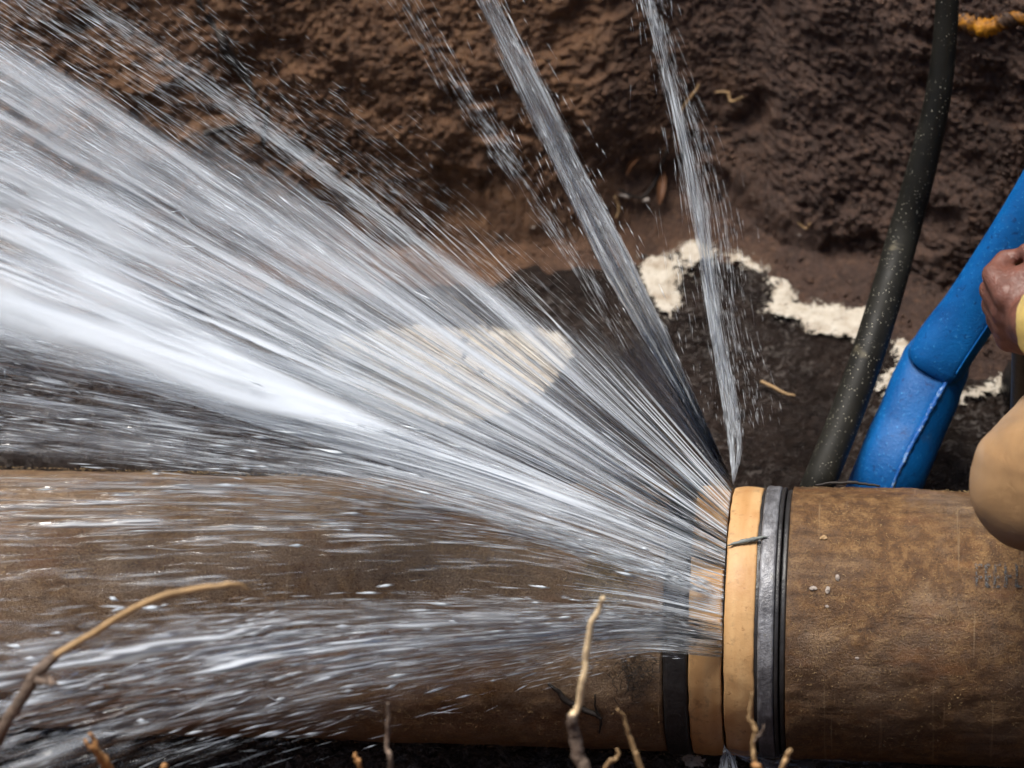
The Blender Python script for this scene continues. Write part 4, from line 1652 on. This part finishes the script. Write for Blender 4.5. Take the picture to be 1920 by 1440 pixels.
parts = []
for n_, td, sdist, ln, rr, al, jt, sd_ in (
        (8500, beta(1.8, 1.3), beta(2.2, 1.0, 0.12, 1.0), longer, rpow(0.15, 0.9, 3), alp(0.2, 0.8), 0.020, 1),
        (13000, beta(2.4, 1.6, 0.6, 1.0), beta(2.4, 1.0, 0.12, 1.0), longer, rpow(0.2, 1.0, 3), alp(0.3, 0.9), 0.014, 2),
        (500, beta(1.8, 1.2, 0.4, 1.0), beta(2.2, 1.0, 0.3, 1.0), U(0.01, 0.04), rpow(0.8, 3.0, 3), alp(0.3, 0.75), 0.03, 3)):
    rs_ = np.random.default_rng(sd_)
    t_, s_ = td(rs_, n_), sdist(rs_, n_)
    k_ = s_ < reach(t_) * (0.70 + 0.40 * rs_.random(n_))
    t_, s_ = t_[k_], s_[k_]
    parts.append(drops(MF, len(t_), lambda rs, n, t_=t_: t_, lambda rs, n, s_=s_: s_, ln, rr, al, jt, sd_, -0.2))
cat_drops('spray_drops', parts, main)

# ---- veil hugging the left half of the collar, joining the fan to the low sprays
CV = Fan(0.70, [(1180, 915, 0.13), (900, 770, 0.15)], -0.20, [(1180, 1222, 0.20), (960, 1262, 0.24)])
sheet('water_sheet', CV, main, 46, 0.8, 0.40, 0.90, 0.62,
      lambda T, S: smooth(0.0, 0.05, S) * (1 - smooth(0.25, 0.85, S)) * (1 - 0.5 * smooth(0.75, 1, T)), ns=60, s1=0.9, amp=0.004, seed=81.0)
filaments('white_strand', CV, 90, MT['white'], main, 84, (0.2, 0.8), (0.1, 0.4), 5)

# ---- thin film between the main fan and the left rising jet
MID = Fan(1.0, [(1290, 720, -0.01), (1195, 520, -0.02)], 0.97, [(1250, 770, 0.0), (1110, 640, 0.0)])
film = empty('water_film', tuple(ring_pt(0.99)))
tag(film, 'smooth dark glassy film of water between the fan and the left jet', 'water film', SPRAYS)
sheet('water_sheet', MID, film, 40, 0.8, 0.55, 0.95, 0.5,
      lambda T, S: smooth(0, 0.1, S) * (1 - smooth(0.6, 1.0, S)), ns=50, amp=0.005, seed=2.0, mat=M_film)
filaments('clear_strand', MID, 40, MT['clear'], film, 8, (0.5, 1.0), (0.5, 1.8))

# ---- left rising jet
J2 = Fan(1.0, [(1292, 715, -0.01), (1192, 500, -0.02), (1088, 300, -0.03), (932, 0, -0.03), (842, -170, -0.02)],
         0.99, [(1256, 715, 0.0), (1128, 500, 0.0), (1034, 300, 0.0), (893, 0, 0.0), (812, -170, 0.0)])
j2 = empty('water_jet', tuple(ring_pt(1.0)))
tag(j2, 'wide white jet rising to the top edge left of the foam', 'water jet', SPRAYS)
sheet('water_sheet', J2, j2, 14, 2.6, 0.36, 1.0, 0.55,
      lambda T, S: smooth(0.05, 0.2, S) * (0.4 + 0.6 * np.abs(T - 0.5) * 2) * smooth(0, 0.06, T) * (1 - smooth(0.92, 1, T)), s0=0.04, amp=0.006, seed=3.0, nt=110)
sheet('water_sheet', J2, j2, 34, 8.0, 0.50, 0.95, 0.45,
      lambda T, S: smooth(0.15, 0.4, S) * smooth(0, 0.06, T) * (1 - smooth(0.92, 1, T)), s0=0.1, amp=0.006, seed=4.5, nt=160, ns=160, off=0.01)
filaments('clear_strand', J2, 24, MT['clear'], j2, 9, (0.4, 0.8), (0.5, 1.6))
cat_drops('spray_drops', [
    drops(J2, 2200, beta(0.4, 0.5), beta(1.3, 1.0, 0.1, 1.0), U(0.02, 0.08), rpow(0.15, 0.6, 3), alp(0.3, 0.8), 0.004, 11),
    drops(J2, 700, lambda rs, n: rs.normal(0.5, 0.7, n), beta(1.5, 1.0, 0.2, 1.0), U(0.008, 0.03), rpow(0.3, 1.0, 3), alp(0.4, 0.9), 0.008, 12)], j2)

# ---- faint side jet left of it
J2b = Fan(0.99, [(1230, 730, 0.0), (1105, 500, 0.0), (1000, 340, 0.0), (900, 190, 0.0), (790, 0, 0.0)],
          0.985, [(1210, 730, 0.0), (1070, 500, 0.0), (960, 340, 0.01), (860, 190, 0.01), (740, 0, 0.01)])
j2b = empty('water_jet', tuple(ring_pt(0.99)))
tag(j2b, 'faint thin jet of drops left of the wide rising jet', 'water jet', SPRAYS)
cat_drops('spray_drops', [drops(J2b, 1200, beta(2, 2), beta(1.4, 1.5, 0.25, 1.0), U(0.02, 0.06), rpow(0.12, 0.5, 3), alp(0.25, 0.7), 0.008, 13)], j2b)

# ---- right rising jet
J3 = Fan(1.0, [(1394, 830, -0.01), (1382, 740, -0.02), (1356, 600, -0.03), (1318, 350, -0.04), (1250, 100, -0.05), (1205, -60, -0.05)],
         0.995, [(1366, 830, 0.0), (1352, 740, 0.0), (1331, 600, 0.0), (1292, 350, 0.0), (1238, 100, 0.0), (1198, -60, 0.0)])
j3 = empty('water_jet', tuple(ring_pt(1.0) + np.array([0.01, 0, 0])))
tag(j3, 'narrow upright jet tapering to the top edge, the rightmost', 'water jet', SPRAYS)
sheet('water_sheet', J3, j3, 11, 2.2, 0.34, 1.0, 0.65,
      lambda T, S: (0.35 + 0.65 * smooth(0.2, 0.8, T)) * smooth(0, 0.15, T) * (1 - smooth(0.9, 1, T)), amp=0.003, seed=4.0, nt=100)
cat_drops('spray_drops', [
    drops(J3, 1900, beta(1.6, 0.9), beta(1.0, 1.2, 0.0, 1.0), U(0.03, 0.10), rpow(0.15, 0.6, 3), alp(0.3, 0.8), 0.004, 14),
    drops(J3, 1500, lambda rs, n: -np.abs(rs.normal(0, 1.3, n)) + 0.6, beta(1.2, 1.2, 0.22, 1.0), U(0.01, 0.05), rpow(0.2, 0.6, 3), alp(0.25, 0.7), 0.008, 15),
    drops(J3, 400, lambda rs, n: np.abs(rs.normal(0, 1.3, n)) + 0.6, beta(1.6, 1.0, 0.2, 1.0), U(0.01, 0.04), rpow(0.2, 0.6, 3), alp(0.25, 0.6), 0.01, 16)], j3)

# ---- streaks above the main fan
J4 = Fan(0.985, [(1110, 700, 0.03), (820, 470, 0.04), (585, 295, 0.05), (420, 175, 0.05), (270, 70, 0.05)],
         0.98, [(1100, 710, 0.03), (800, 480, 0.04), (560, 305, 0.05), (390, 180, 0.05), (230, 70, 0.05)])
j4 = empty('water_jet', tuple(ring_pt(0.98)))
tag(j4, 'thin slanting jet of drops just above the main fan', 'water jet', SPRAYS)
cat_drops('spray_drops', [
    drops(J4, 2200, beta(1.5, 1.5), beta(1.2, 1.5, 0.2, 1.0), U(0.03, 0.09), rpow(0.15, 0.55, 3), alp(0.25, 0.7), 0.008, 17),
    drops(J4, 1500, lambda rs, n: -np.abs(rs.normal(0, 3.0, n)) + 1.0, beta(1.2, 1.3, 0.2, 1.0), U(0.015, 0.06), rpow(0.12, 0.45, 3), alp(0.2, 0.6), 0.02, 18)], j4)
sheet('spray_veil', J4, j4, 8, 4.0, 0.35, 0.8, 0.6, lambda T, S: smooth(0.2, 0.4, S) * (1 - smooth(0.6, 0.9, S)) * (1 - np.abs(T - .5) * 2), s0=0.2, s1=0.9, seed=31.0, nt=50)

# ---- scattered drops over the upper left
J5 = Fan(0.985, [(1100, 560, 0.0), (700, 230, 0.0), (350, -60, 0.0)], 0.9, [(1000, 640, 0.05), (500, 330, 0.05), (-60, -10, 0.05)])
sc_ = empty('stray_drops', tuple(P(600, 200, 0.05)))
tag(sc_, 'stray droplets flying in front of the upper left wall', 'droplets', kind='stuff')
cat_drops('spray_drops', [
    drops(J5, 600, U(0, 1), beta(2, 1.0, 0.3, 1.0), U(0.012, 0.04), rpow(0.12, 0.6, 3), alp(0.3, 0.8), 0.03, 19),
    drops(J5, 700, lambda rs, n: rs.normal(0.82, 0.06, n), beta(3, 1.0, 0.6, 1.0), U(0.015, 0.06), rpow(0.15, 0.8, 3), alp(0.3, 0.8), 0.012, 20)], sc_)

# ---- dull spray under the main fan
LOWF = Fan(0.50, [(1100, 930, 0.185), (700, 790, 0.235), (300, 690, 0.265), (-80, 600, 0.295)],
           0.25, [(1100, 1030, 0.21), (700, 930, 0.25), (300, 885, 0.28), (-80, 860, 0.30)])
lf = empty('spray_mist', tuple(ring_pt(0.4)))
tag(lf, 'thin grey streaky spray between the white fan and the pipe', 'spray', SPRAYS)
sheet('spray_veil', LOWF, lf, 24, 15.0, 0.44, 0.92, 0.85, lambda T, S: smooth(0.1, 0.35, S) * (1 - 0.6 * T) * smooth(0, 0.12, T) * (1 - smooth(0.85, 1, T)), s0=0.1, amp=0.01, seed=41.0, ns=170, nt=180)
sheet('spray_veil', LOWF, lf, 16, 6.0, 0.22, 0.80, 0.95, lambda T, S: smooth(0.0, 0.2, S) * (1 - smooth(0.35, 0.7, S)) * (1 - 0.4 * T) * smooth(0, 0.1, T) * (1 - smooth(0.8, 1, T)), s1=0.7, amp=0.01, seed=44.0, off=0.02)
cat_drops('spray_drops', [
    drops(LOWF, 3400, beta(0.9, 1.6), beta(1.4, 1.0, 0.1, 1.0), U(0.02, 0.08), rpow(0.2, 0.9, 3), alp(0.2, 0.7), 0.012, 21),
    drops(LOWF, 300, U(0, 1), beta(1.4, 1.0, 0.2, 1.0), U(0.012, 0.045), rpow(1.2, 4.0, 3), alp(0.25, 0.7), 0.012, 22)], lf)

sheet('spray_veil', LOWF, lf, 8, 5.0, 0.15, 1.0, 0.40, lambda T, S: smooth(0.1, 0.35, S) * smooth(0, 0.12, T) * (1 - smooth(0.8, 1, T)), s0=0.1, amp=0.008, seed=46.0, off=-0.02, nt=80)

# ---- band skimming the top of the pipe
SK = Fan(0.30, [(1200, 1035, 0.18), (900, 950, 0.22), (500, 890, 0.25), (-80, 880, 0.27)],
         0.20, [(1180, 1070, 0.19), (900, 1010, 0.21), (500, 1010, 0.23), (-80, 1030, 0.24)])
sk = empty('water_jet', tuple(ring_pt(0.25)))
tag(sk, 'white streak skimming along the upper side of the left pipe', 'water jet', SPRAYS)
sheet('water_sheet', SK, sk, 13, 15.0, 0.42, 0.88, 1.0,
      lambda T, S: (1 - 0.5 * smooth(0.25, 0.7, S)) * smooth(0, 0.2, T) * (1 - smooth(0.75, 1, T)), amp=0.005, seed=51.0, ns=160, nt=120)
cat_drops('spray_drops', [
    drops(SK, 2200, beta(1.6, 1.6), beta(1.0, 1.7, 0.02, 1.0), U(0.02, 0.07), rpow(0.2, 0.9, 3), alp(0.25, 0.8), 0.010, 23),
    drops(SK, 130, beta(1.2, 1.2), beta(1.1, 1.1, 0.1, 1.0), U(0.015, 0.05), rpow(1.5, 5.0, 3), alp(0.25, 0.7), 0.012, 24)], sk)

SK2 = Fan(0.26, [(1000, 965, 0.20), (500, 890, 0.24), (-80, 880, 0.27)], 0.06, [(1000, 1085, 0.22), (500, 1105, 0.26), (-80, 1140, 0.30)])
sheet('spray_veil', SK2, sk, 22, 16.0, 0.52, 0.98, 0.8, lambda T, S: smooth(0.1, 0.3, S) * (1 - 0.7 * T) * smooth(0, 0.1, T) * (1 - smooth(0.85, 1, T)), s0=0.08, amp=0.006, seed=55.0, ns=180, nt=150)

# ---- low spray flying at the viewer along the front of the pipe
LJ = Fan(0.05, [(1200, 1138, 0.24), (1000, 1128, 0.30), (600, 1120, 0.40), (250, 1140, 0.47), (-80, 1165, 0.52)],
         -0.19, [(1200, 1225, 0.22), (1000, 1268, 0.26), (700, 1340, 0.33), (350, 1440, 0.40), (0, 1560, 0.46)])
lj = empty('spray_fan', tuple(ring_pt(-0.1)))
tag(lj, 'lower spray of streaky drops crossing the front of the left pipe', 'spray', SPRAYS)
sheet('water_sheet', LJ, lj, 22, 5.0, 0.40, 0.80, 0.85,
      lambda T, S: (1 - smooth(0.3, 0.8, S)) * np.exp(-((T - 0.42) / 0.28) ** 2), s1=0.8, amp=0.006, seed=61.0, ns=130)
sheet('spray_veil', LJ, lj, 15, 11.0, 0.52, 0.92, 1.0, lambda T, S: smooth(0.1, 0.3, S) * np.exp(-((T - 0.38) / 0.26) ** 2), amp=0.012, seed=67.0, off=0.06, ns=150, nt=120)
sheet('spray_veil', LJ, lj, 26, 17.0, 0.50, 0.90, 1.0, lambda T, S: smooth(0.05, 0.3, S) * np.exp(-((T - 0.42) / 0.30) ** 2), amp=0.012, seed=63.0, off=0.03, ns=200, nt=200)
filaments('clear_strand', LJ, 25, MT['clear'], lj, 19, (0.08, 0.3), (0.6, 1.8), tdist=lambda rs, n: rs.random(n))
cat_drops('spray_drops', [
    drops(LJ, 3600, lambda rs, n: np.clip(rs.normal(0.42, 0.2, n), -0.1, 1.1), beta(1.2, 1.3, 0.03, 1.0), U(0.02, 0.07), rpow(0.2, 0.9, 3), alp(0.25, 0.8), 0.016, 25),
    drops(LJ, 1500, U(0, 1.1), beta(1.3, 1.2, 0.1, 1.0), U(0.015, 0.05), rpow(0.2, 1.1, 3), alp(0.3, 0.9), 0.02, 26),
    drops(LJ, 320, lambda rs, n: rs.normal(0.5, 0.25, n), beta(1.6, 1.0, 0.15, 1.0), U(0.01, 0.04), rpow(1.5, 5.5, 3), alp(0.3, 0.8), 0.02, 27)], lj)

# ---- little jet under the collar
BJ = Fan(-0.86, [(1352, 1425, 0.06), (1335, 1500, 0.06)], -0.88, [(1378, 1425, 0.06), (1400, 1500, 0.06)])
bj = empty('water_jet', tuple(ring_pt(-0.87)))
tag(bj, 'small jet squirting down from the bottom of the collar', 'water jet', SPRAYS)
sheet('water_sheet', BJ, bj, 9, 1.2, 0.35, 0.8, 0.7, ns=30, amp=0.002, seed=71.0, nt=60)
cat_drops('spray_drops', [drops(BJ, 260, beta(1, 1), beta(1, 1), U(0.1, 0.3), rpow(0.25, 0.7, 3), alp(0.3, 0.7), 0.003, 28)], bj)
BS = Fan(-0.90, [(1500, 1415, 0.05), (1720, 1432, 0.04)], -0.92, [(1480, 1470, 0.05), (1640, 1520, 0.04)])
bs = empty('water_film', tuple(ring_pt(-0.91)))
tag(bs, 'faint grey sheet of water under the right pipe at the bottom edge', 'water film', SPRAYS)
sheet('water_sheet', BS, bs, 8, 1.5, 0.2, 0.9, 0.35, lambda T, S: 1 - smooth(0.5, 1, S), ns=30, amp=0.003, seed=73.0, nt=60)
